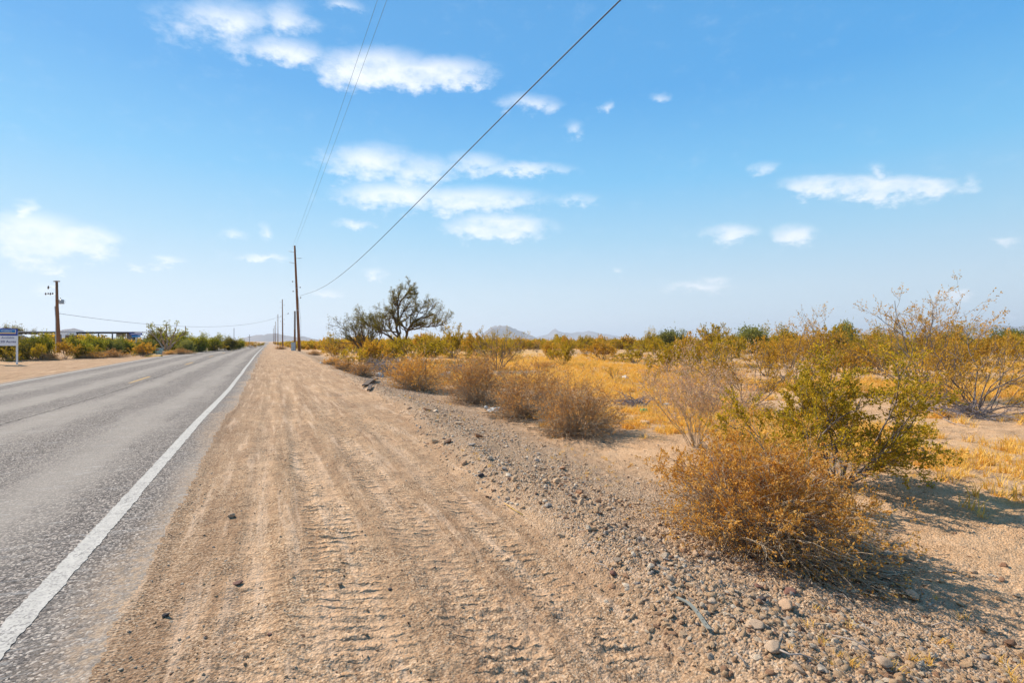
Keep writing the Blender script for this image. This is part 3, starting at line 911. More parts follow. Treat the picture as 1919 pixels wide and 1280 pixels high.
def put_plant(name, meshes, p, label, cat, group=None, scale=(1, 1, 1), rz=0.0, pn=('stems', 'foliage')):
    o = empty(name, p, label, cat, group, rz, tuple(float(s) for s in scale))
    if meshes[0] is not None: link(pn[0], meshes[0], o)
    link(pn[1], meshes[1], o)
    return o


# --- the nearest, hero plants -------------------------------------------------
def hero(name, gen, base, top_y, width_px, label, cat, mats, rz=0.0, group=None, pn=('stems', 'foliage'), lift=0.0, dx=0.0):
    """gen(R, H) gets the real radius and height measured from the photograph"""
    p = P(*base); F = depth(p)
    R = width_px * F / FPX / 2; H = (base[1] - top_y) * F / FPX
    arr = gen(R, H)
    ms = plant_meshes(name, arr, *mats)
    p = p.copy(); p[2] += lift - 0.01
    return put_plant(name, ms, p, label, cat, group, rz=rz, pn=pn)


DRY = (M['dry twig'], M['dry leaf']); RUST = (M['dry twig'], M['rust leaf'])
hero('dry_bush', lambda R, H: twig_bush(11, R * 1.02, H * 1.06, 700, 4, 3, 11, 0.029, 0.0042, droop=-.6, lmin=.12, lumpy=.4), (1418, 1020), 815, 400,
     'large round golden brown dry bush in front of the green creosote', 'bush', DRY, pn=('twigs', 'foliage'))
hero('dry_bush', lambda R, H: twig_bush(12, R * 1.15, H * 1.1, 480, 4, 3, 4, 0.036, 0.0045), (1080, 812), 712, 172,
     'dry bush with grey tangled twigs at the near end of the roadside row', 'bush', RUST, pn=('twigs', 'foliage'))
hero('dry_bush', lambda R, H: twig_bush(13, R * 1.15, H * 1.1, 420, 4, 3, 5, 0.042, 0.0045), (990, 782), 683, 160,
     'second dry bush of the roadside row with a dark hollow side', 'bush', RUST, pn=('twigs', 'foliage'))
hero('dry_bush', lambda R, H: twig_bush(14, R * 1.12, H * 1.15, 420, 4, 3, 5, 0.048, 0.005), (893, 756), 672, 148,
     'third bush in the roadside row, rusty top over white litter', 'bush', RUST, pn=('twigs', 'foliage'))
hero('dry_bush', lambda R, H: twig_bush(15, R * 1.12, H * 1.1, 380, 4, 3, 5, 0.055, 0.006), (782, 732), 664, 122,
     'orange brown bush at the far end of the row beside the tyre strip', 'bush', DRY, pn=('twigs', 'foliage'))
hero('dead_shrub', lambda R, H: (lambda a: a)(creosote(16, R * 1.2, H * 1.2, 38, 9, 7, 3, 0.028, 0.005, (0.0, 0.95), 0.2)), (1303, 838), 668, 215,
     'dusty pink bare twiggy shrub standing behind the big dry bush', 'shrub', (M['dry twig'], M['pink twig']), pn=('twigs', 'twig_tips'))
hero('creosote_bush', lambda R, H: creosote(17, R * 1.3, H * 1.25, 22, 9, 10, 11, 0.038, 0.012, (0.1, 1.2), 0.12), (1572, 912), 692, 350,
     'dense green creosote bush right behind the large dry bush', 'bush', (M['creosote bark'], M['creosote leaf']))
hero('creosote_bush', lambda R, H: creosote(18, R * 1.25, H*1.2, 17, 8, 6, 7, 0.055, 0.016, (0.08, 0.8), 0.2), (1497, 736), 604, 175,
     'upright creosote with fanned bare stems behind the green one', 'bush', (M['creosote bark'], M['creosote gold']))
hero('creosote_bush', lambda R, H: creosote(19, R * 1.2, H * 1.22, 17, 8, 7, 8, 0.055, 0.016, (0.0, 1.0), 0.25), (1727, 748), 566, 215,
     'tallest creosote, airy crown standing above the horizon on the right', 'bush', (M['creosote bark'], M['creosote gold']))
hero('creosote_bush', lambda R, H: creosote(20, R * 1.15, H * 1.2, 18, 8, 7, 6, 0.055, 0.018, (0.2, 1.3), 0.3), (1830, 775), 618, 330,
     'spreading creosote with low dark branches at the right edge', 'bush', (M['creosote bark'], M['creosote gold']))
hero('creosote_bush', lambda R, H: creosote(21, R * 1.2, H*1.05, 17, 8, 6, 6, 0.05, 0.015, (0.1, 1.15), 0.25), (1385, 766), 622, 220,
     'creosote leaning over the pink twiggy shrub', 'bush', (M['creosote bark'], M['creosote gold']))
hero('creosote_bush', lambda R, H: creosote(22, R * 1.15, H*1.0, 18, 8, 6, 7, 0.06, 0.02, (0.1, 1.1), 0.25), (935, 695), 610, 140,
     'bushy olive creosote rising behind the rusty roadside row', 'bush', (M['creosote bark'], M['creosote leaf']))

# --- shared variants ------------------------------------------------------------
VAR_C = [plant_meshes('creosote_kind', creosote(200 + i, 1.1, 1.12, 13 + i % 4, 7, 6, 7 - (i % 3), 0.055, 0.010, (0.1, 1.0 + 0.1 * (i % 3)), 0.15),
                      M['creosote bark'], M['creosote gold' if i % 2 else 'creosote leaf']) for i in range(7)]
VAR_D = [plant_meshes('dry_bush_kind', twig_bush(220 + i, 1.0, 0.9, 220, 4, 2, 4, 0.07, 0.008), M['dry twig'], M['dry leaf' if i % 2 else 'rust leaf']) for i in range(3)]
VAR_S = [plant_meshes('leafy_kind', leafy_shrub(230 + i, 1.0, 1.0, 12, 7, 6, 12, 0.075, 0.016), M['tree bark'],
                      M[['green leaf', 'tree leaf', 'grey green leaf', 'green leaf', 'creosote leaf'][i]]) for i in range(5)]
VAR_X = [plant_meshes('sparse_kind', creosote(240 + i, 1.0, 1.0, 10, 5, 4, 2, 0.05, 0.012, (0.15, 0.9), 0.6), M['creosote bark'], M['creosote gold']) for i in range(2)]


def put_px(kind, base, top, width, label, cat, name, group=None, seed=0, pn=('stems', 'foliage')):
    p = P(*base); F = depth(p)
    R = width * F / FPX / 2; H = (base[1] - top) * F / FPX
    p[2] -= 0.02
    return put_plant(name, kind, p, label, cat, group, (R, R, H), seed * 1.7, pn)


CREO_MID = [  # base x, base y, top, width, kind, label
    (1056, 685, 640, 66, VAR_C[0], 'round creosote with dark short stem in the sandy clearing'),
    (1033, 676, 641, 56, VAR_C[1], 'creosote just behind the one with the dark short stem'),
    (1152, 716, 682, 62, VAR_X[0], 'nearly bare little creosote beside the white stone'),
    (1221, 728, 684, 70, VAR_X[1], 'leafless branching shrub in the straw grass'),
    (1128, 676, 644, 90, VAR_C[3], 'low creosote behind the nearly bare one'),
    (1640, 702, 634, 100, VAR_C[4], 'creosote between the fanned one and the tallest one'),
    (1290, 690, 622, 110, VAR_C[5], 'creosote left of the leaning one, in the straw grass'),
    (1190, 682, 648, 100, VAR_C[2], 'broad creosote behind the leafless shrub'),
    (1560, 676, 610, 100, VAR_C[6], 'creosote whose crown joins the fanned one from behind'),
    (1345, 686, 610, 110, VAR_C[0], 'creosote behind the pink twiggy shrub'),
    (1860, 690, 628, 120, VAR_C[1], 'creosote behind the spreading one at the right edge'),
    (850, 672, 616, 80, VAR_C[2], 'creosote just right of the tall palo verde'),
    (893, 668, 628, 70, VAR_C[3], 'creosote in front of the dome shaped mountain'),
    (1440, 706, 630, 130, VAR_C[5], 'golden creosote between the leaning one and the fanned one'),
    (1590, 712, 648, 120, VAR_C[1], 'golden creosote right of the fanned one, behind the green bush'),
    (1790, 712, 634, 130, VAR_C[5], 'golden creosote between the tallest and the spreading one'),
    (1330, 712, 640, 120, VAR_C[4], 'golden creosote directly behind the pink shrub top'),
    (1250, 700, 640, 90, VAR_C[6], 'small golden creosote left of the pink shrub'),
]
for i, (x, y, t, w, k, lab) in enumerate(CREO_MID):
    put_px(k, (x, y), t, w, lab, 'bush', 'creosote_bush', seed=i)
for i, (x, y, t, w, kd, lab) in enumerate([
        (672, 692, 652, 92, VAR_C[4], 'olive creosote left of the palo verde, over orange bushes'),
        (632, 676, 634, 74, VAR_C[5], 'olive creosote at the left end of the roadside thicket'),
        (706, 690, 636, 90, VAR_C[1], 'dark olive creosote below the palo verde crown'),
        (800, 684, 636, 110, VAR_C[6], 'olive creosote right under the palo verde trunk'),
        (748, 682, 634, 96, VAR_C[0], 'olive creosote hiding the palo verde foot')]):
    put_px(kd, (x, y), t, w, lab, 'bush', 'creosote_bush', seed=i + 3)
for i, (x, y, t, w, lab) in enumerate([
        (646, 695, 670, 54, 'small orange bush at the gravel edge, second from the far end'),
        (622, 684, 666, 40, 'small orange bush at the gravel edge, farthest of the string'),
        (680, 706, 676, 62, 'orange bush at the gravel edge beside the grey brush pile'),
        (590, 666, 656, 30, 'tiny orange bush near the roadside pole'),
        (1018, 692, 674, 52, 'low brown bush between straw grass and the roadside row'),
        (480 + 46, 655, 648, 26, 'orange tuft bush beside the grey cabinet')]):
    put_px(VAR_D[i % 3], (x, y), t, w, lab, 'bush', 'dry_bush', seed=i, pn=('twigs', 'foliage'))

# grey brush pile and dead branches
def brush(seed, R, H, n=90):
    rng = np.random.default_rng(seed)
    a = rng.uniform(0, 2 * math.pi, n); l = rng.uniform(0.7, 1.5, n)
    d = np.column_stack([np.cos(a) * np.sin(l), np.sin(a) * np.sin(l), np.cos(l) * 0.8])
    b = np.column_stack([rng.normal(0, .4 * R, n), rng.normal(0, .4 * R, n), rng.uniform(0, H * .5, n)])
    p0, r0 = grow(rng, b, d, R * rng.uniform(.5, 1.1, n), np.full(n, .012), 6, .15, (0, 0, -.5), .3)
    bb, dd, L1, rr = spawn(rng, p0, r0, 6, .2, 1, (.3, 1), (.2, .5), R * np.ones(n))
    p1, r1 = grow(rng, bb, dd, L1, rr, 4, .2, (0, 0, 0), .4)
    V, F = join([tubes(p0, r0, 4), tubes(p1, r1, 3)])
    V[:, 2] = np.maximum(V[:, 2], 0.01)
    return V, F


def put_brush(px, py, w, h, seed, label, name='brush_pile', cat='brush pile', n=90):
    p = P(px, py); F = depth(p)
    V, Fc = brush(seed, w * F / FPX / 2, h * F / FPX, n)
    o = link(name, raw_mesh(name, V, [Fc], [M['grey twig']], True), None, p)
    return tag(o, label, cat)


put_brush(725, 704, 90, 44, 1, 'tangled grey dead brush pile beside the orange roadside bushes', n=130)
put_brush(1192, 762, 84, 22, 2, 'low heap of dead brown sticks in the straw grass', n=60)
put_brush(1812, 782, 150, 26, 3, 'dark dead branches lying under the creosote on the right', n=60)
put_brush(850, 700, 60, 26, 4, 'grey dead twigs between the two rusty bushes', n=50)

# --- the palo verde -------------------------------------------------------------
def branching(seed, trunks, lv, ls, leafn, spread=0.05, trop1=0.2, aspect=.4):
    rng = np.random.default_rng(seed)
    P0 = []; R0 = []; L0 = []
    n = max(len(t[0]) for t in trunks)
    for pts, r in trunks:
        pts = np.array(pts, float)
        s = np.linspace(0, len(pts) - 1, 12)
        q = np.column_stack([np.interp(s, np.arange(len(pts)), pts[:, i]) for i in range(3)])
        q[1:-1] += rng.normal(0, 0.04, q[1:-1].shape)
        P0.append(q); R0.append(np.linspace(r, r * .3, 12)); L0.append(np.linalg.norm(np.diff(q, axis=0), axis=1).sum())
    p, r, L = np.array(P0), np.array(R0), np.array(L0)
    parts = [tubes(p, r, 7)]; limbs = []
    for j, (m, t0, ang, lf, seg, jit, trop) in enumerate(lv):
        b, d, L, rr = spawn(rng, p, r, m, t0, 1.0, ang, lf, L)
        p, r = grow(rng, b, d, L, rr, seg, jit, trop, .35)
        limbs.append(tubes(p, r, 5 if j == 0 else 3))
    c, tan = pts_on(rng, p, leafn, .15, spread)
    fo = leaves(rng, c, ls, ls * aspect, along=tan)
    return parts[0], join(limbs), fo


def put_tree(name, p, arr, mats, label, cat='tree', group=None):
    o = empty(name, p, label, cat, group)
    link('trunk', raw_mesh('trunk', arr[0][0], [arr[0][1]], [mats[0]], True), o)
    link('branches', raw_mesh('branches', arr[1][0], [arr[1][1]], [mats[0]], True), o)
    link('crown', raw_mesh('crown', arr[2][0], [arr[2][1]], [mats[1]]), o)
    return o


def px_trunk(base_p, F, pix_pts):
    """trunk polyline from photograph pixels at depth F with given sideways depth offsets"""
    out = []
    for x, y, dd in pix_pts:
        q = at_depth(x, F + dd, y)
        out.append(q - base_p)
    return out


FT = 46.0
bp = at_depth(757, FT)
tr = [(px_trunk(bp, FT, [(752, 662, 0), (749, 640, 0), (745, 610, .2), (746, 580, .3), (742, 556, .5)]), .17),
      (px_trunk(bp, FT, [(760, 662, .3), (762, 635, .2), (764, 618, 0), (778, 600, -.5), (812, 588, -1.2)]), .15),
      (px_trunk(bp, FT, [(746, 610, .2), (738, 590, .6), (728, 585, 1.2), (716, 600, 1.6)]), .07),
      (px_trunk(bp, FT, [(757, 662, .2), (735, 635, .8), (705, 615, 1.2), (680, 606, 1.6)]), .10),
      (px_trunk(bp, FT, [(764, 620, 0), (790, 613, .8), (816, 612, 1.5), (834, 608, 2.)]), .08),
      (px_trunk(bp, FT, [(746, 580, .2), (752, 562, -.4), (764, 550, -1.), (770, 540, -1.4)]), .08),
      (px_trunk(bp, FT, [(745, 598, .2), (760, 592, -.4), (778, 588, -1.), (792, 586, -1.4)]), .05)]
tree = branching(301, tr, [(12, .28, (.4, 1.2), (.35, .68), 7, .16, (0, 0, .35)), (8, .25, (.3, .9), (.35, .65), 5, .16, (0, 0, .3)),
                           (6, .15, (.3, .8), (.4, .75), 3, .14, (0, 0, .3))], .10, 4, .05)
put_tree('palo_verde_tree', bp, tree, (M['tree bark'], M['tree leaf']), 'tall twin trunked palo verde with open crown beyond the roadside bushes')
# leaning shrub mass at its left
bp2 = at_depth(690, 43)
tr = [(px_trunk(bp2, 43, [(690 + a, 668, 0), (690 + b, 636, c), (690 + d, 606, c * 1.6)]), .07) for a, b, c, d in
      [(-5, -20, .5, -32), (0, -8, -.5, -14), (3, 8, .4, 8), (6, 22, -.4, 30), (-6, -30, 1., -46), (0, 2, .8, 0)]]
tree = branching(302, tr, [(10, .2, (.4, 1.2), (.35, .7), 6, .18, (0, 0, .2)), (8, .2, (.3, .9), (.35, .65), 4, .18, (0, 0, .2)),
                           (4, .2, (.3, .9), (.4, .7), 2, .16, (0, 0, .3))], .10, 3, .06)
put_tree('mesquite_tree', bp2, tree, (M['tree bark'], M['tree leaf']), 'low spreading mesquite against the left side of the palo verde')

# --- random open-desert creosotes (individuals) ---------------------------------
placed = []
def far_enough(x, y, d):
    return all((x - a) ** 2 + (y - b) ** 2 > d * d for a, b in placed)


cand = np.random.default_rng(55)
FIELD = []
while len(FIELD) < 240:
    r = 13 + 135 * cand.uniform(0, 1) ** 0.62; a = math.radians(cand.uniform(4.5, 74))
    x, y = r * math.sin(a), r * math.cos(a)
    if x < 9.0: continue
    px_, py_ = pix(x, y, -0.3)
    if 955 < px_ < 1262 and py_ > 667: continue
    if 540 < px_ < 860 and r < 46: continue
    if px_ > 1250 and py_ > 684: continue
    if 860 < px_ < 955 and py_ > 672: continue
    if px_ > 1985: continue
    if not far_enough(x, y, 2.0 + r * 0.012): continue
    placed.append((x, y)); FIELD.append((x, y, r))
for i, (x, y, r) in enumerate(FIELD):
    k = VAR_C[int(cand.integers(0, 7))] if cand.uniform() < .9 else VAR_X[i % 2]
    H = cand.uniform(1.5, 2.5) * (1 + 0.12 * (r > 60)); R = H * cand.uniform(.52, .82)
    kind_w = 'golden' if (k in VAR_C and VAR_C.index(k) % 2) else 'olive' if k in VAR_C else 'nearly bare'
    size_w = 'tall' if H > 2.15 else 'low' if H < 1.8 else 'middling'
    px_, _p = pix(x, y, 0)
    mark = ('left of the palo verde', 'behind the palo verde', 'under the dome shaped mountain', 'under the pointed mountain', 'under the low far peaks', 'behind the two skyline trees',
            'behind the pink twiggy shrub', 'behind the leaning creosote', 'behind the fanned creosote', 'left of the tallest creosote', 'behind the tallest creosote', 'behind the spreading creosote')[
        int(np.searchsorted([660, 850, 1010, 1065, 1180, 1270, 1350, 1440, 1570, 1670, 1790], px_))]
    band = 'on the near flat' if r < 45 else 'halfway across the flat' if r < 85 else 'far out on the flat'
    put_plant('creosote_bush', k, (x, y, Hs(x, y) - .03), f'{size_w} {kind_w} creosote {band}, {mark}', 'bush',
              'creosote bushes across the open desert flat', (R, R, H), cand.uniform(0, 6.28))

# green trees out in the flat on the right
for i, (x, F, top, w, lab) in enumerate([
        (1218, 88, 624, 60, 'green tree on the skyline just right of the mountain gap'),
        (1262, 86, 616, 76, 'rounded green tree on the skyline, taller of a pair'),
        (1400, 84, 611, 120, 'wide green tree on the skyline behind the leaning creosote'),
        (1462, 92, 616, 90, 'bright green tree on the skyline left of the fanned creosote'),
        (1588, 70, 602, 80, 'pale green tree poking above the skyline beside the lilac ridge'),
        (1650, 86, 618, 90, 'green tree under the left end of the lilac ridge'),
        (1800, 84, 616, 90, 'green tree under the lilac ridge, behind the airy creosote'),
        (1880, 80, 614, 90, 'green tree under the lilac ridge near the right edge')]):
    p = at_depth(x, F); H = (640 - top) / FPX * F + CAM_H - p[2]; R = w * F / FPX / 2
    put_plant('desert_tree', VAR_S[[4, 2, 2, 4, 2, 4, 4, 2][i]], p, lab, 'tree', None, (R, R, H), i * 1.3, ('trunk', 'crown'))

# ------------------------------------------------------------------ left side trees and shrubs
LEFT = [  # x, base y, top, width, kind index, label
    (16, 676, 627, 90, 1, 'dark mesquite behind the blue and white sign'),
    (46, 674, 630, 70, 0, 'bright green bush right beside the white sign post'),
    (78, 674, 629, 60, 3, 'green bush left of the transformer pole'),
    (150, 671, 632, 64, 0, 'green bush right of the transformer pole'),
    (176, 670, 631, 60, 3, 'yellow green bush in front of the open shed'),
    (206, 668, 632, 60, 2, 'grey green bush in front of the open shed'),
    (236, 667, 632, 60, 0, 'green bush left of the small blue sign'),
    (272, 666, 634, 60, 2, 'grey green bush under the bare limbed tree'),
    (296, 662, 618, 70, 1, 'dark green tree left of the bare limbed tree'),
    (338, 661, 622, 80, 0, 'dark green tree right of the bare limbed tree'),
    (372, 660, 628, 60, 3, 'green tree halfway along the left tree line'),
    (352, 663, 636, 50, 2, 'grey green bush above the straw coloured grass'),
    (398, 658, 628, 60, 0, 'dark green tree left of the grey diamond sign'),
    (428, 657, 630, 50, 1, 'green tree right of the grey diamond sign'),
    (446, 655, 636, 40, 3, 'last green tree of the left tree line'),
    (376, 660, 642, 50, 2, 'low grey green bush at the road edge'),
    (325, 658, 628, 90, 1, 'dark tree behind the bare limbed tree'),
    (210, 660, 637, 120, 1, 'dark tree standing behind the yellow green bush'),
]
for i, (x, y, t, w, k, lab) in enumerate(LEFT):
    put_px(VAR_S[k], (x, y), t, w, lab, 'tree' if 'tree' in lab else 'bush', 'green_tree' if ('tree ' in lab and 'green' in lab) else 'leafy_bush', None, i,
           ('trunk', 'crown') if ('tree ' in lab and 'green' in lab) else ('stems', 'foliage'))
for i, (x, y, t, w, lab) in enumerate([
        (72, 676, 645, 50, 'olive creosote between the sign post and the transformer pole'),
        (122, 673, 640, 60, 'olive creosote at the foot of the transformer pole'),
        (20, 678, 650, 50, 'low olive creosote behind the sign post'),
        (268, 669, 644, 50, 'golden creosote left of the teal box'),
        (160, 672, 648, 60, 'orange olive creosote below the green bushes'),
        (470, 652, 641, 36, 'creosote at the left where the road reaches the hills'),
        (488, 650, 642, 24, 'farthest creosote left of the road'),
        (410, 658, 645, 50, 'golden creosote behind the diamond sign post')]):
    put_px(VAR_C[i % 7], (x, y), t, w, lab, 'bush', 'creosote_bush', seed=i)
for i, (x, y, t, w, lab) in enumerate([
        (205, 671, 654, 70, 'long low golden bush along the left verge'),
        (175, 672, 657, 50, 'orange bush along the left verge, left of the golden one'),
        (95, 675, 660, 40, 'low brown bush on the left verge by the transformer pole'),
        (340, 664, 652, 44, 'straw coloured bush right of the teal box'),
        (318, 665, 655, 26, 'straw coloured tuft against the teal box')]):
    put_px(VAR_D[i % 3], (x, y), t, w, lab, 'bush', 'dry_bush', seed=i, pn=('twigs', 'foliage'))
# bare limbed tree
bp = at_depth(312, 62)
tr = [(px_trunk(bp, 62, [(312 + a, 655, 0), (312 + b, 640, c), (312 + d, 612 + e, c * 1.6)]), .13) for a, b, c, d, e in
      [(-4, -14, .6, -34, 8), (-1, -6, -.8, -16, 0), (0, 2, .6, 0, -2), (2, 9, -.6, 18, 2), (4, 18, .8, 36, 8)]]
tree = branching(305, tr, [(7, .3, (.4, 1.0), (.25, .45), 4, .18, (0, 0, .4)), (5, .2, (.3, .9), (.3, .6), 3, .18, (0, 0, .2))], .22, 5, .1)
put_tree('bare_limbed_tree', bp, tree, (M['pale bark'], M['green leaf']), 'tree with pale bare limbs fanning above the left tree line')
# small trees behind the shed roof
for i, (x, top, w) in enumerate([(14, 608, 44), (34, 610, 40), (62, 616, 24)]):
    p = at_depth(x, 108); H = (640 - top) / FPX * 108 + CAM_H; R = w * 108 / FPX / 2
    put_plant('leafy_bush', VAR_S[1], p, ['dark tree top over the shed roof, leftmost of three', 'dark tree top over the shed roof, middle of three', 'small dark tree top over the shed roof, rightmost of three'][i],
              'tree', None, (R, R, H), i)

# ------------------------------------------------------------------ instanced stuff (geometry nodes)
def scatter(name, pts, rot, scl, meshes, kind_pick, loc_label=None):
    """one object: instances of the given meshes on points; kind_pick chooses the mesh"""
    coll = None
    for mi, me in enumerate(meshes):
        pass
    objs = []
    o_main = None
    n = len(pts)
    me = bpy.data.meshes.new(name)
    me.vertices.add(n); me.vertices.foreach_set('co', np.asarray(pts, np.float32).ravel())
    a = me.attributes.new('rot', 'FLOAT_VECTOR', 'POINT'); a.data.foreach_set('vector', np.asarray(rot, np.float32).ravel())
    a = me.attributes.new('scl', 'FLOAT_VECTOR', 'POINT'); a.data.foreach_set('vector', np.asarray(scl, np.float32).ravel())
    a = me.attributes.new('pick', 'INT', 'POINT'); a.data.foreach_set('value', np.asarray(kind_pick, np.int32))
    o_main = link(name, me)
    tree = bpy.data.node_groups.new(name + '_scatter', 'GeometryNodeTree')
    tree.interface.new_socket('Geometry', in_out='INPUT', socket_type='NodeSocketGeometry')
    tree.interface.new_socket('Geometry', in_out='OUTPUT', socket_type='NodeSocketGeometry')
    N = tree.nodes; Lk = tree.links
    gi = N.new('NodeGroupInput'); go = N.new('NodeGroupOutput')
    jn = N.new('GeometryNodeJoinGeometry')
    def named(nm, ty):
        q = N.new('GeometryNodeInputNamedAttribute'); q.data_type = ty; q.inputs[0].default_value = nm
        return [s for s in q.outputs if s.enabled][0]
    for i, m_ in enumerate(meshes):
        src = bpy.data.objects.new(name + '_source', m_)       # data only, never linked to the scene
        oi = N.new('GeometryNodeObjectInfo'); oi.inputs['Object'].default_value = src
        ip = N.new('GeometryNodeInstanceOnPoints')
        cmp_ = N.new('FunctionNodeCompare'); cmp_.data_type = 'INT'; cmp_.operation = 'EQUAL'
        ins = [s for s in cmp_.inputs if s.enabled]
        Lk.new(named('pick', 'INT'), ins[0]); ins[1].default_value = i
        Lk.new(gi.outputs[0], ip.inputs['Points']); Lk.new(cmp_.outputs[0], ip.inputs['Selection'])
        Lk.new(oi.outputs['Geometry'], ip.inputs['Instance'])
        Lk.new(named('rot', 'FLOAT_VECTOR'), ip.inputs['Rotation']); Lk.new(named('scl', 'FLOAT_VECTOR'), ip.inputs['Scale'])
        Lk.new(ip.outputs[0], jn.inputs[0])
    Lk.new(jn.outputs[0], go.inputs[0])
    md = o_main.modifiers.new('scatter', 'NODES'); md.node_group = tree
    return tag(o_main, loc_label, kind='stuff')


def ico():
    t = (1 + 5 ** .5) / 2
    V = np.array([(-1, t, 0), (1, t, 0), (-1, -t, 0), (1, -t, 0), (0, -1, t), (0, 1, t), (0, -1, -t), (0, 1, -t), (t, 0, -1), (t, 0, 1), (-t, 0, -1), (-t, 0, 1)], float)
    V /= np.linalg.norm(V[0])
    F = np.array([(0, 11, 5), (0, 5, 1), (0, 1, 7), (0, 7, 10), (0, 10, 11), (1, 5, 9), (5, 11, 4), (11, 10, 2), (10, 7, 6), (7, 1, 8), (3, 9, 4), (3, 4, 2), (3, 2, 6), (3, 6, 8), (3, 8, 9), (4, 9, 5), (2, 4, 11), (6, 2, 10), (8, 6, 7), (9, 8, 1)])
    return V, F


def subdiv(V, F):
    V = list(map(tuple, V)); cache = {}; out = []
    def mid(a, b):
        k = (min(a, b), max(a, b))
        if k not in cache:
            m = (np.array(V[a]) + np.array(V[b])); m /= np.linalg.norm(m); V.append(tuple(m)); cache[k] = len(V) - 1
        return cache[k]
    for a, b, c in F:
        ab, bc, ca = mid(a, b), mid(b, c), mid(c, a)
        out += [(a, ab, ca), (b, bc, ab), (c, ca, bc), (ab, bc, ca)]
    return np.array(V), np.array(out)


def stone_mesh(seed, mat, detail=0, smooth=True, ang=0.3):
    rng = np.random.default_rng(seed)
    V, F = ico()
    for _ in range(detail): V, F = subdiv(V, F)
    V = V * (1 + (0.05 if detail == 2 else 0.12) * rng.normal(0, 1, (len(V), 1)))
    for _ in range(3 + detail * 4):       # chop flat facets
        d = norm(rng.normal(0, 1, 3)); lim = rng.uniform(.52, .86)
        q = V @ d; V = V - np.maximum(q - lim, 0)[:, None] * d
    V = V * np.array([1.0, rng.uniform(.6, .9), rng.uniform(.4, .65)])
    return raw_mesh('stone_shape', V, [F], [mat], smooth)


PEB = [stone_mesh(400 + i, M['pebble'], 0, i % 2 == 0) for i in range(6)]
g = np.random.default_rng(77)


def scatter_pebbles(name, n, sampler, smin, smax, power=2.5, sink=0.3):
    X, Y = sampler(n)
    n = len(X)
    s = smin + (smax - smin) * g.uniform(0, 1, n) ** power
    Z = height(X, Y) + s * (0.5 - sink) * 0.5
    rot = np.column_stack([g.normal(0, .35, n), g.normal(0, .35, n), g.uniform(0, 6.28, n)])
    scl = s[:, None] * g.uniform(.7, 1.3, (n, 3))
    return scatter(name, np.column_stack([X, Y, Z]), rot, scl, PEB, g.integers(0, len(PEB), n))


def s_verge(n):
    Y = 0.6 + 26 * g.uniform(0, 1, n * 2) ** 1.7; u = g.normal(.85, .62, n * 2)
    X = gravel_edge(Y) + u
    ok = (u > -0.15) & (g.uniform(0, 1, 2 * n) < sst(fbm(X * 1.6, Y * 1.6, 3, 95), -.55, .15))
    return X[ok][:n], Y[ok][:n]


def s_shoulder(n):
    Y = 1.0 + 17 * g.uniform(0, 1, 3 * n) ** 1.8; X = g.uniform(-.75, 2.2, 3 * n)
    w = 0.12 + 0.9 * (1 - sst(X, -.5, .5)) * (1 - sst(Y, 1, 4.5)) + .7 * sst(vnoise(X * 1.1, Y * .7, 96), .1, .4) + .25 * sst(X, 1.5, 2.2)
    ok = (g.uniform(0, 1, 3 * n) < w) & (X > asphalt_edge(Y) + .02) & (X < gravel_edge(Y) + .1)
    return X[ok][:n], Y[ok][:n]


def s_desert(n):
    Y = -.5 + 22 * g.uniform(0, 1, 2 * n) ** 1.6; X = 3.2 + 13 * g.uniform(0, 1, 2 * n) ** 1.5
    ok = (X > gravel_edge(Y) + 1.2) & (grass_mask(X, Y) < g.uniform(.2, 1, 2 * n))
    return X[ok][:n], Y[ok][:n]


scatter_pebbles('gravel', 26000, s_verge, .004, .034, 3.2, .5)
scatter_pebbles('gravel', 20000, s_shoulder, .0025, .014, 3.0, .5)
scatter_pebbles('gravel', 15000, s_desert, .003, .022, 2.6, .45)

# dry grass
def tuft(seed, n=16):
    rng = np.random.default_rng(seed)
    a = rng.uniform(0, 6.28, n); l = np.abs(rng.normal(.35, .3, n)); L = rng.uniform(.5, 1.1, n)
    b = np.column_stack([rng.normal(0, .16, n), rng.normal(0, .16, n), np.zeros(n)])
    d = np.column_stack([np.cos(a) * np.sin(l), np.sin(a) * np.sin(l), np.cos(l)])
    m = b + d * (L * .55)[:, None]; t = b + d * L[:, None] + np.column_stack([np.cos(a), np.sin(a), -np.ones(n) * .3]) * (L * .22)[:, None]
    w = np.column_stack([-np.sin(a), np.cos(a), np.zeros(n)]) * .02
    V = np.stack([b - w, b + w, m + w * .7, m - w * .7, t], 1).reshape(-1, 3)
    i = np.arange(n) * 5
    return raw_mesh('grass_tuft', V, [np.stack([i, i + 1, i + 2, i + 3], -1), np.stack([i + 3, i + 2, i + 4], -1)], [M['straw']])


TUFT = [tuft(500 + i) for i in range(5)]
n = 75000
r = 4 + 62 * g.uniform(0, 1, n) ** 1.05; a = np.radians(g.uniform(5, 76, n))
X, Y = r * np.sin(a), r * np.cos(a)
ok = (grass_mask(X, Y) * (1.05 - .3 * sst(r, 10, 60)) > g.uniform(.12, 1.0, n)) & (X > gravel_edge(Y) + 1.6)
X, Y, r = X[ok], Y[ok], r[ok]; n = len(X)
s = g.uniform(.05, .26, n) * (1 + .5 * sst(r, 8, 30))
scatter('dry_grass', np.column_stack([X, Y, height(X, Y) - .005]), np.column_stack([g.normal(0, .1, n), g.normal(0, .1, n), g.uniform(0, 6.28, n)]),
        np.column_stack([s * 1.3, s * 1.3, s]), TUFT, g.integers(0, 5, n))
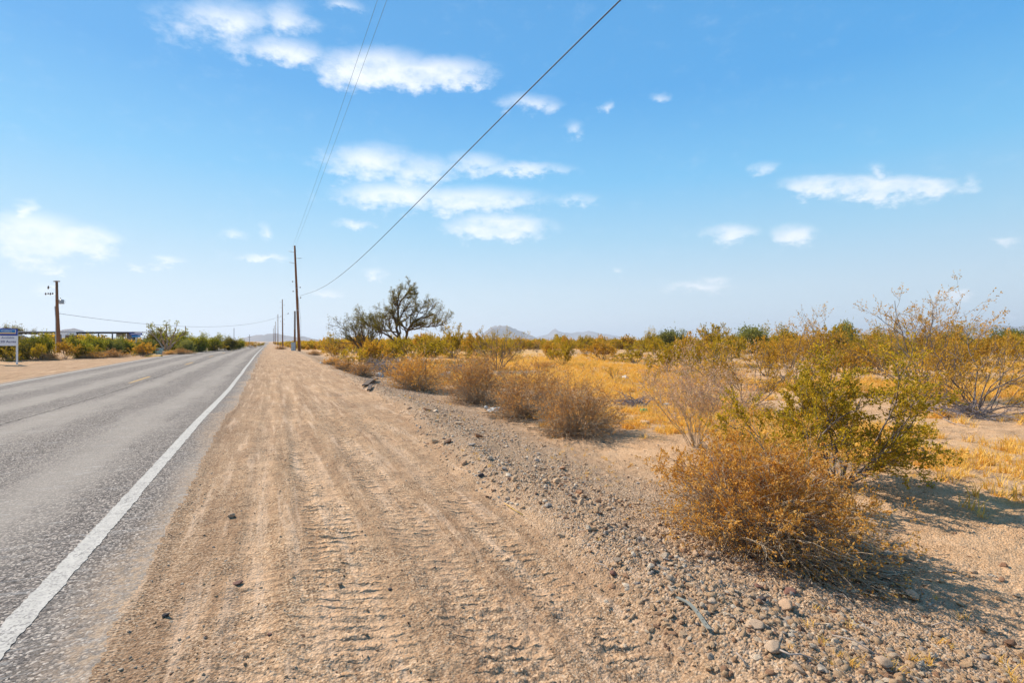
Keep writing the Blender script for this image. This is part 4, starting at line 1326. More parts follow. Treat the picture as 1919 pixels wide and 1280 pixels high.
# few tufts and straws on the verge
n = 420
Y = .8 + 16 * g.uniform(0, 1, n) ** 1.4; X = gravel_edge(Y) + g.uniform(.2, 2.6, n)
k_ = sst(vnoise(X * 1.3, Y * 1.3, 97), .0, .25) > g.uniform(0, 1, n); X, Y = X[k_], Y[k_]; n = len(X)
s = g.uniform(.03, .075, n)
scatter('dry_grass', np.column_stack([X, Y, height(X, Y)]), np.column_stack([g.normal(0, .3, n), g.normal(0, .3, n), g.uniform(0, 6.28, n)]),
        np.column_stack([s * 1.5, s * 1.5, s]), TUFT, g.integers(0, 5, n))

# far scrub: beyond the individuals, reads as one mass
FAR = [plant_meshes('far_scrub', (None, leafy_shrub(600 + i, 1.0, 1.0, 6, 4, 4, 8, .15, .02, .6)[1]), None, M[['creosote gold', 'creosote leaf', 'creosote gold', 'creosote leaf'][i]])[1] for i in range(4)]
n = 9000
r = 120 + 1500 * g.uniform(0, 1, n) ** 1.6; a = np.radians(g.uniform(-62, 96, n))
X, Y = r * np.sin(a), r * np.cos(a)
ok = (X > 11 + .01 * r) | (X < -26 - .015 * r)
X, Y, r = X[ok], Y[ok], r[ok]; n = len(X)
H_ = g.uniform(1.4, 2.7, n) * (1 + .35 * (g.uniform(0, 1, n) > .93)); R_ = H_ * g.uniform(.6, 1.2, n)
pick = np.where(X < 0, g.integers(0, 4, n), np.where(g.uniform(0, 1, n) > .9, 3, g.integers(0, 3, n)))
scatter('distant_scrub', np.column_stack([X, Y, height(X, Y)]), np.column_stack([np.zeros(n), np.zeros(n), g.uniform(0, 6.28, n)]), np.column_stack([R_, R_, H_]), FAR, pick)
n = 1500   # along both sides of the far road
Y = 110 + 700 * g.uniform(0, 1, n); sd = g.uniform(0, 1, n) > .5
X = np.where(sd, g.uniform(5.5, 14, n), g.uniform(-32, -15, n))
H_ = g.uniform(.8, 2.0, n); R_ = H_ * .8
scatter('distant_scrub', np.column_stack([X, Y, height(X, Y)]), np.column_stack([np.zeros(n), np.zeros(n), g.uniform(0, 6.28, n)]), np.column_stack([R_, R_, H_]), FAR, g.integers(0, 3, n))

# ------------------------------------------------------------------ stones one can pick out
def stone(px, py, wpx, mat, label, seed, group=None, tall=1.0):
    p = P(px, py); F = depth(p); s = wpx * F / FPX / 2 * (1.2 if mat == 'pale stone' else 1.05)
    o = link('stone', stone_mesh(seed, M[mat], 2, True), None, (p[0], p[1], p[2] + s * .28 * tall))
    o.scale = (s, s, s * tall); o.rotation_euler = (0.1 * math.sin(seed), 0.12 * math.cos(seed), seed * 1.37)
    return tag(o, label, 'stone', group)


STONES = [
    (1473, 1147, 34, 'pale stone', 'smooth oval tan stone, the upright egg shaped one below the big dry bush'),
    (1412, 1177, 34, 'pale stone', 'flat tan stone left of the egg shaped one'),
    (1447, 1222, 34, 'pale stone', 'rounded tan stone nearest the photo bottom, with dry stalk beside it'),
    (1494, 1260, 26, 'pale stone', 'blocky tan stone cut by the lower frame'),
    (1478, 1115, 28, 'red stone', 'reddish tan lump just above the egg shaped stone'),
    (1430, 1126, 18, 'dark stone', 'small grey stone left of the reddish lump'),
    (1331, 1049, 19, 'pale stone', 'square tan stone, right one of two under the bush edge'),
    (1303, 1043, 17, 'pale stone', 'square tan stone, left one of two under the bush edge'),
    (1421, 1104, 16, 'red stone', 'pinkish stone above the small grey stone'),
    (1334, 1131, 18, 'pale stone', 'long pale stone near the bent metal strip'),
    (1257, 1098, 12, 'pale stone', 'small pale stone left of the bent metal strip'),
    (1620, 1222, 20, 'pale stone', 'oval pale stone with a dry stalk beside it'),
    (1655, 1250, 34, 'pale stone', 'long flat half buried stone at the lower right'),
    (1207, 796, 22, 'pale stone', 'flat cream stone in the sand below the green can'),
    (1170, 712, 20, 'plastic white', 'round white stone in the straw grass'),
    (505, 1196, 13, 'red stone', 'lone dark red stone on the dirt shoulder'),
    (731, 1110, 10, 'dark stone', 'lone black pebble on the dirt shoulder'),
    (636, 1104, 13, 'pale stone', 'flat cream pebble left of the black one'),
    (446, 1099, 20, 'red stone', 'flat rust brown shard on the dirt shoulder'),
    (1148, 1079, 18, 'red stone', 'brown stone at the gravel edge with a straw beside it'),
    (311, 1156, 14, 'dark stone', 'dark stone beside the white edge line'),
    (434, 970, 14, 'pale stone', 'broken pale chip on the dirt beside the road'),
    (902, 895, 12, 'dark stone', 'dark lump on the edge of the gravel bank'),
    (1706, 1124, 30, 'pale stone', 'pale pink stone among dark pebbles in the bush shade'),
]
for i, (x, y, w, m_, lab) in enumerate(STONES):
    stone(x, y, w, m_, lab, 700 + i, tall=.8 if 'flat' in lab else 1.0)
gs = np.random.default_rng(88)
BIG = [stone_mesh(800 + i, M['pebble'], 1, False) for i in range(8)]
LANDMARKS = [('near the egg shaped tan stone', 1473, 1147), ('beside the bent metal strip', 1300, 1165), ('near the rounded tan stone with the curved stalk', 1447, 1222),
             ('near the long flat half buried stone', 1655, 1250), ('near the pale pink stone in the bush shade', 1706, 1124), ('in the lower right corner of the photo', 1880, 1265),
             ('close to the right frame edge, in the shadow streaks', 1890, 1090), ('at the near foot of the big dry bush', 1450, 1080), ('left of the two square tan stones', 1230, 1060),
             ('between the metal strip and the lower frame', 1300, 1255), ('on the bank opposite the big dry bush', 1130, 960), ('on the bank before the near roadside bush', 1010, 880),
             ('on the bank before the second roadside bush', 900, 820), ('on the bank by the third roadside bush', 820, 780), ('on the bank near the tyre strip', 720, 740),
             ('in the soil right of the big bush shadow', 1780, 1190), ('on the open soil left of the half buried stone', 1560, 1190)]
for i in range(150):
    px_, py_ = gs.uniform(1180, 1930), gs.uniform(1040, 1290)
    if i > 95:
        t = gs.uniform(0, 1) ** .8; px_, py_ = 1250 - 560 * t + gs.normal(0, 70), 1060 - 330 * t + gs.normal(0, 20)
    p = P(px_, py_)
    if p[0] < gravel_edge(np.array([p[1]]))[0] or (p[0] - 3.2) ** 2 + (p[1] - 2.6) ** 2 < .35: continue
    s = gs.uniform(10, 21) * depth(p) / FPX / 2
    o = link('stone', BIG[i % 8], None, (p[0], p[1], p[2] + s * .3)); o.scale = (s,) * 3
    o.rotation_euler = (gs.normal(0, .3), gs.normal(0, .3), gs.uniform(0, 6.28))
    kk = min(LANDMARKS, key=lambda q: (q[1] - px_) ** 2 + 2 * (q[2] - py_) ** 2)[0]
    tag(o, ('larger' if s > .045 else 'small') + ' loose stone ' + kk, 'stone', 'loose stones on the gravel bank')

# ------------------------------------------------------------------ litter and sticks
def strip_band(name, pxs, width, thick, mat, label, cat, parent=None, curl=0.02, holes=()):
    pts = np.array([P(x, y, thick * .5 + .008 + c) for x, y, c in pxs])
    s = np.linspace(0, len(pts) - 1, 24); q = np.column_stack([np.interp(s, np.arange(len(pts)), pts[:, i]) for i in range(3)])
    for _ in range(2): q[1:-1] = (q[:-2] + q[1:-1] * 2 + q[2:]) / 4
    t = norm(np.gradient(q, axis=0)); sd = norm(np.cross(t, [0, 0, 1])) * width / 2
    up = np.array([0, 0, thick])
    V = np.stack([q - sd, q + sd + up * .3, q + sd + up * 1.3, q - sd + up], 1).reshape(-1, 3)
    k = 4; n_ = len(q)
    F = [(r * k + i, r * k + (i + 1) % k, (r + 1) * k + (i + 1) % k, (r + 1) * k + i) for r in range(n_ - 1) for i in range(k)]
    F += [(3, 2, 1, 0), tuple((n_ - 1) * k + i for i in range(4))]
    o = link(name, raw_mesh(name, V, [np.array(F)], [M[mat]]), None)
    for h in holes:
        c = q[h] + np.array([0, 0, thick * 1.25])
        gg = Geo(); gg.tube([c - [0, 0, .001], c + [0, 0, .0015]], .0035, 8); gg.build('hole', M['rubber'], o)
    return tag(o, label, cat)


strip_band('metal_strip', [(1268, 1133, 0), (1290, 1140, .01), (1306, 1160, .012), (1320, 1180, .006), (1329, 1192, 0)], .024, .006, 'strip',
           'bent blue grey metal strip with bolt holes at the gravel edge', 'strip', holes=(12, 16, 19))
strip_band('tyre_strip', [(684, 727, 0), (694, 719, .03), (704, 714, .04), (703, 714, 0)][:3], .22, .05, 'rubber', 'brown curled tyre tread strip at the gravel edge', 'tyre strip')
strip_band('rubber_scrap', [(691, 735, 0), (695, 727, .03)], .12, .05, 'rubber', 'small black rubber scrap right of the tyre strip', 'rubber')


def stick(pxs, r, label, name='stick', mat='stick'):
    pts = np.array([P(x, y, r + .01 + c) for x, y, c in pxs])
    o = Geo().tube(pts, np.linspace(r, r * .4, len(pts)), 6).build(name, M[mat], None, smooth=True)
    return tag(o, label, 'stick')


stick([(1462, 1232, .01), (1480, 1243, .02), (1500, 1248, .01), (1535, 1247, .0)], .005, 'curved dry stalk beside the rounded tan stone')
stick([(1560, 1198, 0), (1600, 1218, .02), (1640, 1236, .01), (1680, 1250, 0)], .004, 'long thin dry stalk at the lower right')
stick([(1118, 1060, 0), (1132, 1070, .005), (1146, 1082, 0)], .004, 'short straw beside the brown stone at the gravel edge')
stick([(1775, 783, 0), (1767, 790, .03), (1785, 797, .02), (1815, 803, 0)], .012, 'pale crooked stick under the creosote at the right edge')
stick([(1350, 765, 0), (1385, 768, .02), (1430, 777, 0)], .012, 'bleached branch on the sand below the leaning creosote')
stick([(952, 792, 0), (962, 784, .05), (978, 775, .12)], .012, 'pale stick leaning out of the second dry bush')
stick([(838, 736, 0), (846, 727, .03), (854, 722, .02)], .01, 'pale stick between the orange bush and the rusty bush')
stick([(980, 1033 - 60, 0), (962, 960, .01), (945, 948, 0)], .005, 'golden straw lying on the tyre tracks', mat='yellow kerb')
for i, (x0, y0, x1, y1) in enumerate([(1660, 1000, 1720, 1010), (1745, 1180, 1800, 1190), (1600, 1180, 1650, 1205), (1380, 1240, 1400, 1262), (1700, 860, 1760, 872), (1850, 900, 1900, 905), (1560, 1120, 1600, 1140)]):
    o = stick([(x0, y0, 0), ((x0 + x1) / 2, (y0 + y1) / 2 - 3, .02), (x1, y1, 0)], .004, 'thin dry twig lying on the desert soil at the right')
    o['group'] = 'thin twigs on the desert soil'

# charred stub in the orange bush
p = P(797, 722); F = depth(p)
o = Geo().tube([(0, 0, 0), (.02, .02, .5), (0, .04, 1.05)], [.05, .05, .035], 7).build('dead_stump', M['tree bark'], None, loc=p, smooth=True)
tag(o, 'thin dark upright stump standing in the orange brown bush', 'stump')

# can, cup, paper, bags
p = P(1207, 775); s = .055
gg = Geo(); gg.tube([(-1.7 * s, 0, s), (-1.6 * s, 0, s), (1.6 * s, 0, s), (1.7 * s, 0, s)], [s * .8, s, s, s * .8], 12)
o = gg.build('drink_can', M['green'], None, loc=p, smooth=True); o.rotation_euler = (0, 0, -.3); tag(o, 'green can lying in the straw grass', 'can')


def crumple(px, py, wpx, seed, label, name, cat, mat='plastic white', flat=.5):
    p = P(px, py); s = wpx * depth(p) / FPX / 2
    rng = np.random.default_rng(seed); V, F = ico(); V, F = subdiv(V, F); V, F = subdiv(V, F)
    V = V * (1 + .18 * rng.normal(0, 1, (len(V), 1))); V[:, 2] = np.maximum(V[:, 2] * flat, -.15)
    o = link(name, raw_mesh(name, V * s, [F], [M[mat]]), None, (p[0], p[1], p[2] + .1 * s)); o.rotation_euler = (0, 0, seed)
    return tag(o, label, cat)


crumple(928, 771, 30, 1, 'crumpled white paper under the rusty roadside bushes', 'paper_litter', 'litter', flat=.3)
p = P(912, 768); gg = Geo(); gg.tube([(0, 0, .0), (.10, -.02, .01), (.10, -.02, .012), (0.01, 0, .002)], [.045, .06, .05, .035], 14, False)
o = gg.build('paper_cup', M['plastic white'], None, loc=(p[0], p[1], p[2] + .06), smooth=True); o.rotation_euler = (0, 0, -1.9); tag(o, 'cream paper cup lying beside the crumpled white paper', 'cup')
crumple(836, 706, 24, 2, 'white plastic scrap between the orange bush and rusty bush', 'plastic_litter', 'litter')
crumple(711, 707, 14, 3, 'small white scrap at the foot of the grey brush pile', 'plastic_litter', 'litter', flat=1.)
crumple(604, 681, 8, 4, 'small white scrap at the gravel edge far along', 'plastic_litter', 'litter')
crumple(1014, 790, 12, 5, 'white scrap against the nearest bush of the row', 'plastic_litter', 'litter')
crumple(1250, 760, 14, 6, 'white scrap under the pink twiggy shrub', 'plastic_litter', 'litter', flat=.3)
crumple(222, 668, 9, 7, 'white scrap on the far road verge', 'plastic_litter', 'litter')

# ------------------------------------------------------------------ poles and wires
def big_pole(p, H, lean, r, label, detail):
    o = empty('utility_pole', p, label, 'utility pole', 'tall wooden poles along the dirt shoulder')
    top = np.array([lean, 0, H])
    pts = [top * t for t in (0, .25, .5, .75, 1.0)]
    pts[0] = np.array([0, 0, -.4])
    Geo().tube(pts, [r, r * .92, r * .82, r * .72, r * .62], 12).build('shaft', M['pole wood'], o, smooth=True)
    X = lambda z: lean * z / H
    for (z, side) in [(H - 1.05, -1), (H - 2.05, 1), (H - 2.85, -1)]:
        a = Geo(); x0 = X(z)
        a.tube([(x0 + side * r * .6, 0, z), (x0 + side * .55, 0, z + .03), (x0 + side * .95, 0, z + .08)], [.03, .028, .035], 6)
        for k in range(6): a.tube([(x0 + side * (.36 + k * .08), 0, z + .02 + k * .006), (x0 + side * (.385 + k * .08), 0, z + .02 + k * .006)], [.06, .05], 8)
        a.build('post_insulator', M['steel'], o, smooth=True)
    if detail:
        for (z, side) in [(H - 5.9, -1), (H - 7.5, -1), (H - 6.8, 1), (H - 8.5, 1)]:
            a = Geo(); x0 = X(z)
            a.tube([(x0 + side * r * .6, 0, z), (x0 + side * .52, 0, z)], .012, 5)
            a.build('bracket', M['steel'], o)
            b = Geo(); b.tube([(x0 + side * .55, 0, z - .10), (x0 + side * .55, 0, z - .03), (x0 + side * .55, 0, z + .04), (x0 + side * .55, 0, z + .11)], [.05, .09, .09, .05], 8)
            b.build('insulator', M['porcelain'], o, smooth=True)
        for z in (H - 6.9, H - 10.6):
            Geo().tube([(X(z), 0, z - .04), (X(z), 0, z + .04)], r * .82 + .015, 12).build('band', M['steel'], o)
        Geo().tube([(X(H * .6) + .16, -.14, 9.6), (.2, -.16, 5), (.19, -.16, 0)], .02, 5).build('ground_wire', M['steel'], o)
    return o


labels = ['nearest and tallest of the wooden poles along the dirt shoulder', 'second tall wooden pole along the shoulder', 'third wooden pole along the shoulder',
          'fourth wooden pole along the shoulder', 'fifth wooden pole along the shoulder', 'sixth wooden pole, last one before the hills']
for i, Yp in enumerate([91, 190, 289, 386, 483, 580]):
    p = np.array([4.55 if i == 0 else 4.25, Yp, Hs(4.25, Yp)])
    big_pole(p, (CAM_H + 180 / FPX * 84 if i == 0 else 15.9 + .14), -.72 if i == 0 else -.1 * (i == 1), .23 if i == 0 else .2, labels[i], i < 2)
POLE_A = np.array([4.25, 91, Hs(4.25, 91)])
# short poles beside it
for (x, top, F, r, m_, lab) in [(552.5, 583, 84, .17, 'grey wood', 'short grey pole standing close beside the nearest tall pole'), (552.2, 617, 80, .14, 'pole wood', 'dark stub pole in front of the short grey pole')]:
    p = at_depth(x, F); h_ = CAM_H + (640 - top) / FPX * F - p[2]
    o = Geo().tube([(0, 0, -.3), (0, 0, h_ * .5), (0, 0, h_)], [r, r * .93, r * .85], 10).build('short_pole', M[m_], None, loc=p, smooth=True)
    tag(o, lab, 'pole')
# grey cabinet
p = at_depth(549.5, 78); c = empty('utility_cabinet', p, 'grey upright utility cabinet at the foot of the nearest tall pole', 'cabinet', None, -YAW)
Geo().box((0, 0, .62), (.5, .42, 1.25), 0, .02).build('housing', M['cabinet'], c)
Geo().box((0, -.225, .64), (.42, .02, 1.05)).build('door', M['cabinet'], c)
Geo().box((0, 0, 1.28), (.56, .48, .06)).build('lid', M['steel'], c)
Geo().box((.14, -.245, .66), (.03, .03, .12)).build('handle', M['steel'], c)

# transformer pole on the left
p = at_depth(107, 62); LP = p
t = empty('transformer_pole', p, 'wooden pole with grey transformer across the road', 'utility pole', None, -YAW)
Hh = CAM_H + (640 - 526) / FPX * 62 - p[2]
k_ = 62 / FPX
Geo().tube([(0.2, 0, -.4), (.15, 0, Hh * .3), (0, 0, Hh * .65), (-.05, 0, Hh)], [.19, .18, .155, .13], 12).build('shaft', M['pole wood'], t, smooth=True)
zz = lambda y: CAM_H + (640 - y) * k_ - p[2]
Geo().box((.1, -.16, zz(527.5)), (.72, .1, .12)).build('crossarm', M['grey wood'], t)
Geo().tube([(-.1, -.16, zz(537.5)), (-.75, -.2, zz(537.5))], .02, 5).build('bracket', M['steel'], t)
Geo().tube([(-.9, -.2, zz(542)), (-.88, -.2, zz(539)), (-.86, -.2, zz(536))], [.05, .1, .05], 8).build('cutout', M['porcelain'], t, smooth=True)
Geo().tube([(-.1, -.16, zz(551.5)), (-1.28, -.2, zz(550))], .02, 5).build('bracket', M['steel'], t)
for k in range(4):
    Geo().tube([(-1.22 + k * .28, -.2, zz(553 - (k % 2))), (-1.2 + k * .28, -.2, zz(551)), (-1.16 + k * .28, -.2, zz(548.5))], [.04, .09, .03], 8).build('insulator', M['porcelain'], t, smooth=True)
tr_ = Geo(); tr_.tube([(.52, 0, zz(569.5)), (.52, 0, zz(569)), (.52, 0, zz(562)), (.52, 0, zz(561.3))], [.2, .25, .25, .18], 14)
tr_ = tr_.build('transformer', M['steel'], t, smooth=False)
Geo().tube([(.42, 0, zz(561.5)), (.42, 0, zz(558))], [.05, .035], 8).build('bushing', M['porcelain'], tr_)
Geo().tube([(.62, 0, zz(569)), (.9, 0, zz(569)), (.98, 0, zz(566)), (.85, 0, zz(563))], .014, 5).build('lead', M['wire'], t)
Geo().tube([(-.17, -.1, zz(574)), (-.02, -.15, zz(600)), (.0, -.17, zz(640)), (.02, -.17, .1)], .05, 6).build('conduit', M['cabinet'], t)
# its cable across the road
pB = np.array([4.15, 190, 0]); zB = CAM_H + (640 - 592) / FPX * (190 * FW[1] + 4.1 * FW[0])


def cable(name, a, b, sag, r, mat, label, n=60, k=6):
    a = np.asarray(a, float); b = np.asarray(b, float)
    s = np.linspace(0, 1, n)[:, None]
    q = a + (b - a) * s; q[:, 2] -= (4 * s * (1 - s))[:, 0] * sag
    o = Geo().tube(q, r, k).build(name, M[mat], None, smooth=True)
    return tag(o, label, 'cable')


a_ = at_depth(111, 61.6, 587.5)
cable('overhead_cable', a_, (4.1, 189.8, zB), 2.55, .022, 'wire', 'thin cable sagging across the road from the transformer pole')
# the dark cable overhead: solved so that it runs from the nearest pole to a pole behind the camera
pxs = [(565, 553.5), (590, 545), (640, 515), (690, 470), (730, 430), (800, 361), (870, 291), (950, 210), (1030, 130), (1100, 60), (1160, 0)]
q = []
for x, y in pxs:
    ray = FW * FPX + RT * (x - 959.5) + np.array([0, 0, 640.0 - y])
    kx = .032                               # X = 4.6 + (91 - Y) * kx
    t_ = (4.6 + 91 * kx) / (ray[0] + ray[1] * kx)
    q.append(ray * t_ + np.array([0, 0, CAM_H]))
q = np.array(q)
co = np.polyfit(q[:, 1], q[:, 2], 4)
ys = np.linspace(90.8, q[-1, 1], 120)
zs = np.polyval(co, ys)
sl = (zs[-1] - zs[-2]) / (ys[-1] - ys[-2])
ext = np.linspace(ys[-1] - .5, -10, 14)
zs = np.concatenate([zs, zs[-1] + sl * (ext - ys[-1])]); ys = np.concatenate([ys, ext])
o = Geo().tube(np.column_stack([4.6 + (91 - ys) * kx, ys, zs]), .017, 6).build('overhead_cable', M['wire'], None, smooth=True)
tag(o, 'thick dark cable running diagonally overhead to the nearest tall pole', 'cable')
for i, (xt, xo, lab) in enumerate([(700, -.35, 'left one of the two thin wires overhead'), (717, .15, 'right one of the two thin wires overhead')]):
    ray = FW * FPX + RT * (xt - 959.5) + np.array([0, 0, 640.0])
    za = POLE_A[2] + CAM_H + 180 / FPX * 84 - (.1 if i else .5)
    t_ = 14.6 / 640.0
    e = ray * t_ + np.array([0, 0, CAM_H]); st_ = np.array([4.25 - .5 + xo, 91, za])
    d_ = e - st_; e2 = st_ + d_ * 1.45
    cable('overhead_wire', st_, e2, 0.55, .008, 'thin wire', lab, 80, 5)
# short insulator string off the second pole
a_ = at_depth(530.5, 171.5, 590); b_ = at_depth(539, 171.5, 589)
second = bpy.data.objects['utility_pole.001']; off_ = np.array(second.location)
a_ = a_ - off_; b_ = b_ - off_
o = Geo().tube([a_, b_], .02, 5).build('bracket_arm', M['steel'], second)
b2 = at_depth(541, 171.5, 586.5) - off_
o2 = Geo().tube([b_, (b_ + b2) / 2, b2], [.05, .13, .06], 7).build('insulator', M['porcelain'], o, smooth=True)
# far thin poles on the left
for (x, top, F, r, lab) in [(347.5, 611, 120, .10, 'thin pole behind the left tree line, beside the bare limbed tree'), (438.5, 615, 170, .10, 'thin pale pole above the left tree line near the hills'),
                            (467.5, 627, 230, .13, 'small crossarm pole left of the far road')]:
    p = at_depth(x, F); h_ = CAM_H + (640 - top) / FPX * F - p[2]
    o = Geo().tube([(0, 0, -.3), (0, 0, h_)], [r, r * .8], 8).build('distant_pole', M['grey wood' if x > 400 else 'pole wood'], None, loc=p, smooth=True)
    tag(o, lab, 'pole')
    if x > 460: Geo().box((0, 0, h_ - 1.), (1.5, .1, .12)).build('crossarm', M['pole wood'], o)

# ------------------------------------------------------------------ signs
def text_obj(txt, size, mat, parent, loc, ext=.002, bold=0.0):
    cu = bpy.data.curves.new('lettering', 'FONT'); cu.body = txt; cu.size = size; cu.extrude = ext; cu.align_x = 'CENTER'; cu.align_y = 'CENTER'; cu.offset = bold
    to = bpy.data.objects.new('lettering', cu); COL.objects.link(to)
    to.rotation_euler = (math.radians(90), 0, 0); to.location = loc
    bpy.context.view_layer.update()
    me = bpy.data.meshes.new_from_object(to.evaluated_get(bpy.context.evaluated_depsgraph_get()))
    bpy.data.objects.remove(to)
    me.materials.clear(); me.materials.append(mat)
    o = link('lettering', me, parent, loc); o.rotation_euler = (math.radians(90), 0, 0)
    return o


Fs = 33.5; k_ = Fs / FPX
p = at_depth(12.5, Fs); s_ = empty('real_estate_sign', p, 'white realty sign with a blue header on white posts across the road', 'sign', None, -YAW - math.radians(-30))
s_.rotation_euler = (0, 0, -YAW + math.radians(38))
wd = 28 * k_ * 1.06 / math.cos(math.radians(7)); zt = lambda y: CAM_H + (640 - y) * k_ - p[2]
cx_ = .0
for sx in (-1, 1):
    Geo().box((sx * (wd / 2 - .04), .06, zt(629) / 2 - .1), (.10, .10, zt(616) + .2), 0, .006).build('post', M['white timber'], s_)
# arched blue header
n_ = 12; xs = np.linspace(-wd / 2, wd / 2, n_); tp = zt(615) - .03 * (xs / (wd / 2)) ** 2
V = []
for yy in (-.012, .012):
    for x, z in zip(xs, tp): V.append((x, yy, z))
    for x in xs: V.append((x, yy, zt(629)))
V = np.array(V); F = []
for i in range(n_ - 1):
    F += [(i, i + 1, n_ + i + 1, n_ + i)[::-1], (2 * n_ + i, 2 * n_ + i + 1, 3 * n_ + i + 1, 3 * n_ + i), (i, i + 1, 2 * n_ + i + 1, 2 * n_ + i), (n_ + i + 1, n_ + i, 3 * n_ + i, 3 * n_ + i + 1)]
F += [(0, n_, 3 * n_, 2 * n_)[::-1], (n_ - 1, 2 * n_ - 1, 4 * n_ - 1, 3 * n_ - 1)]
hd = link('header_panel', raw_mesh('header_panel', V, [np.array(F)], [M['sign blue']]), s_)
Geo().box((0, -.016, (zt(617.3) + zt(625.5)) / 2), (wd * .84, .006, zt(617.3) - zt(625.5))).build('logo_frame', M['sign white'], hd)
Geo().box((0, -.021, (zt(617.9) + zt(623.2)) / 2), (wd * .79, .006, zt(617.9) - zt(623.2))).build('logo_field', M['sign light blue'], hd)
Geo().box((0, -.021, (zt(623.6) + zt(625.2)) / 2), (wd * .82, .006, zt(623.6) - zt(625.2))).build('logo_stripe', M['sign yellow'], hd)
text_obj('Colliers', .155, M['sign white'], hd, (0, -.026, (zt(618) + zt(623)) / 2))
bd = Geo().box((0, 0, (zt(629.2) + zt(648)) / 2), (wd, .024, zt(629.2) - zt(648))).build('panel', M['sign white'], s_)
text_obj('Available', .17, M['sign text'], bd, (.06, -.015, zt(633)))
text_obj('±20 Acres', .20, M['sign text'], bd, (.02, -.015, zt(640.5)), bold=.003)

p = at_depth(255, 74); k_ = 74 / FPX; zt = lambda y: CAM_H + (640 - y) * k_ - p[2]
s_ = empty('blue_sign', p, 'small two tier blue sign on a white post by the shed', 'sign', None, -YAW + math.radians(30))
Geo().box((0, .05, zt(632) / 2), (.14, .1, zt(626)), 0, .005).build('post', M['white timber'], s_)
up_ = Geo().box((-.02, -.02, zt(626)), (1.5, .04, .31)).build('upper_panel', M['sign blue'], s_)
Geo().box((0, -.02, zt(630.2)), (1.05, .04, .28)).build('lower_panel', M['sign light blue'], s_)
Geo().box((-.02, -.045, zt(626)), (1.2, .006, .07)).build('lettering_band', M['sign white'], up_)

# back of a diamond warning sign
p = at_depth(413, 84); k_ = 84 / FPX; zt = lambda y: CAM_H + (640 - y) * k_ - p[2]
s_ = empty('diamond_road_sign', p, 'diamond road sign with its bare grey back to us, left verge', 'road sign', None, -YAW + math.radians(20))
Geo().box((0, .03, zt(640) / 2), (.06, .05, zt(637)), 0).build('post', M['steel'], s_)
h_ = .42; V = np.array([(x, y, zt(640.5) + z) for y in (-.006, .006) for x, z in ((0, -h_), (h_, 0), (0, h_), (-h_, 0))])
link('panel', raw_mesh('panel', V, [np.array([(0, 1, 2, 3), (7, 6, 5, 4), (0, 4, 5, 1), (1, 5, 6, 2), (2, 6, 7, 3), (3, 7, 4, 0)])], [M['sign white']]), s_)
# teal box
p = at_depth(299, 58); s_ = empty('utility_box', p, 'teal utility box with a red label on the left verge', 'utility box', None, -YAW)
Geo().box((0, 0, .3), (.6, .5, .6), 0, .03).build('housing', M['teal'], s_)
Geo().box((0, 0, .63), (.66, .56, .07), 0, .02).build('lid', M['cabinet'], s_)
Geo().box((-.05, -.255, .48), (.35, .01, .1)).build('warning_label', M['red'], s_)
# yellow wheel stop
a_ = P(272, 669); b_ = P(303, 668.6)
o = Geo().tube([a_ + [0, 0, .05], (a_ + b_) / 2 + [0, 0, .05], b_ + [0, 0, .05]], .09, 8).build('yellow_kerb_block', M['yellow kerb'], None)
tag(o, 'long yellow painted kerb block on the left verge', 'kerb block')

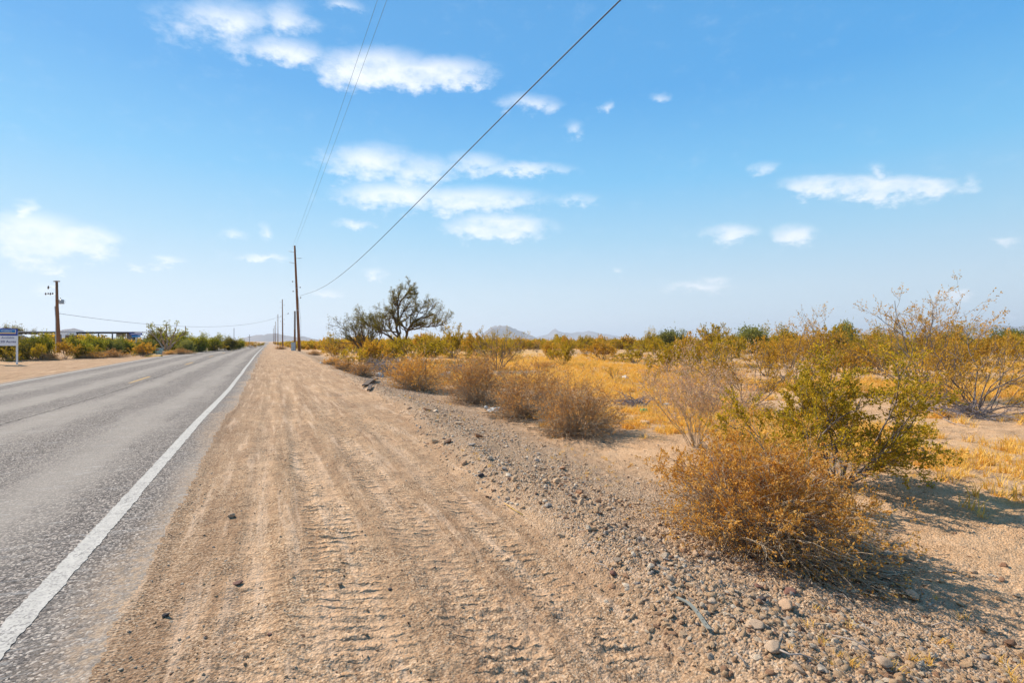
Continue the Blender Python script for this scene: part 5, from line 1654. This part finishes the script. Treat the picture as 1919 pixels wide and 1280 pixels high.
# ------------------------------------------------------------------ sheds on the left
def shed(x0, x1, top, F, label, fill, posts, panels):
    k = F / FPX
    p = at_depth((x0 + x1) / 2, F); o = empty('shed', p, label, 'shed', None, -YAW)
    zt = lambda y: CAM_H + (640 - y) * k - p[2]
    X = lambda x: (x - (x0 + x1) / 2) * k
    w = (x1 - x0) * k; dpt = 6.0
    Geo().box((0, dpt / 2, zt(top) - .05), (w, dpt, .12)).build('roof', M['roof edge'], o)
    Geo().box((0, .35, zt(top + 2.4)), (w - .1, .12, .30)).build('roof_beam', M['roof under'], o)
    for x in posts:
        Geo().box((X(x), .35, (zt(top + 4)) / 2), (.16, .16, zt(top + 4.))).build('post', M['roof under'], o)
    for (a, b, y0, y1, m_, nm) in panels:
        Geo().box((X((a + b) / 2), 1.2 + .01 * a / 100, (zt(y0) + zt(y1)) / 2), ((b - a) * k, .15, zt(y0) - zt(y1))).build(nm, M[m_], o)
    return o


shed(26, 105, 621, 96, 'long low shed with a flat dark edged roof behind the sign', 0, [27, 45, 65, 84, 104],
     [(27, 82, 626, 655, 'wall', 'wall'), (83, 104, 626.5, 655, 'beige wall', 'wall')])
shed(140, 250, 621.5, 100, 'open shade shed on posts with a beige end wall', 0, [142, 161.5, 182, 208, 228, 249],
     [(229, 249, 625, 655, 'beige wall', 'end_wall'), (209, 227, 625, 632, 'wall', 'panel'), (113, 140, 628, 655, 'wall', 'low_wall')])
# sloping awning roof on the left shed
p = at_depth(40, 88); kk = 88 / FPX
o = empty('awning', p, 'small sloping awning roof showing above the green bush', 'awning', None, -YAW)
z0, z1 = CAM_H + (640 - 627) * kk - p[2], CAM_H + (640 - 633.5) * kk - p[2]
V = np.array([(-1.2, 0, z0), (0, 0, z0), (1.7, 0, z1), (1.7, 0, z1 - .12), (0, 0, z0 - .25), (-1.2, 0, z0 - .25)])
V = np.concatenate([V, V + [0, 3, 0]])
F4 = [(i, (i + 1) % 6, (i + 1) % 6 + 6, i + 6) for i in range(6)]
me = raw_mesh('roof', V, [np.array(F4), np.array([(5, 4, 3, 2, 1, 0), (6, 7, 8, 9, 10, 11)])], [M['roof edge']])
link('roof', me, o)
for x in (-1.1, 1.6): Geo().box((x, .1, z1 / 2 - .1), (.12, .12, z1 - .2)).build('post', M['roof under'], o)

# ------------------------------------------------------------------ air
hz = bpy.data.materials.new('desert haze'); hz.use_nodes = True; hz.node_tree.nodes.clear()
T = NT(hz.node_tree); out = T.node('ShaderNodeOutputMaterial'); pv = T.node('ShaderNodeVolumePrincipled')
pv.inputs['Color'].default_value = (0.84, 0.90, 1.0, 1); pv.inputs['Density'].default_value = 1.2e-4; pv.inputs['Anisotropy'].default_value = 0.2
T.l.new(pv.outputs[0], out.inputs['Volume'])
hb = Geo().box((1500, 2500, 200), (46000, 46000, 420)).build('haze', hz)
tag(hb, kind='stuff')
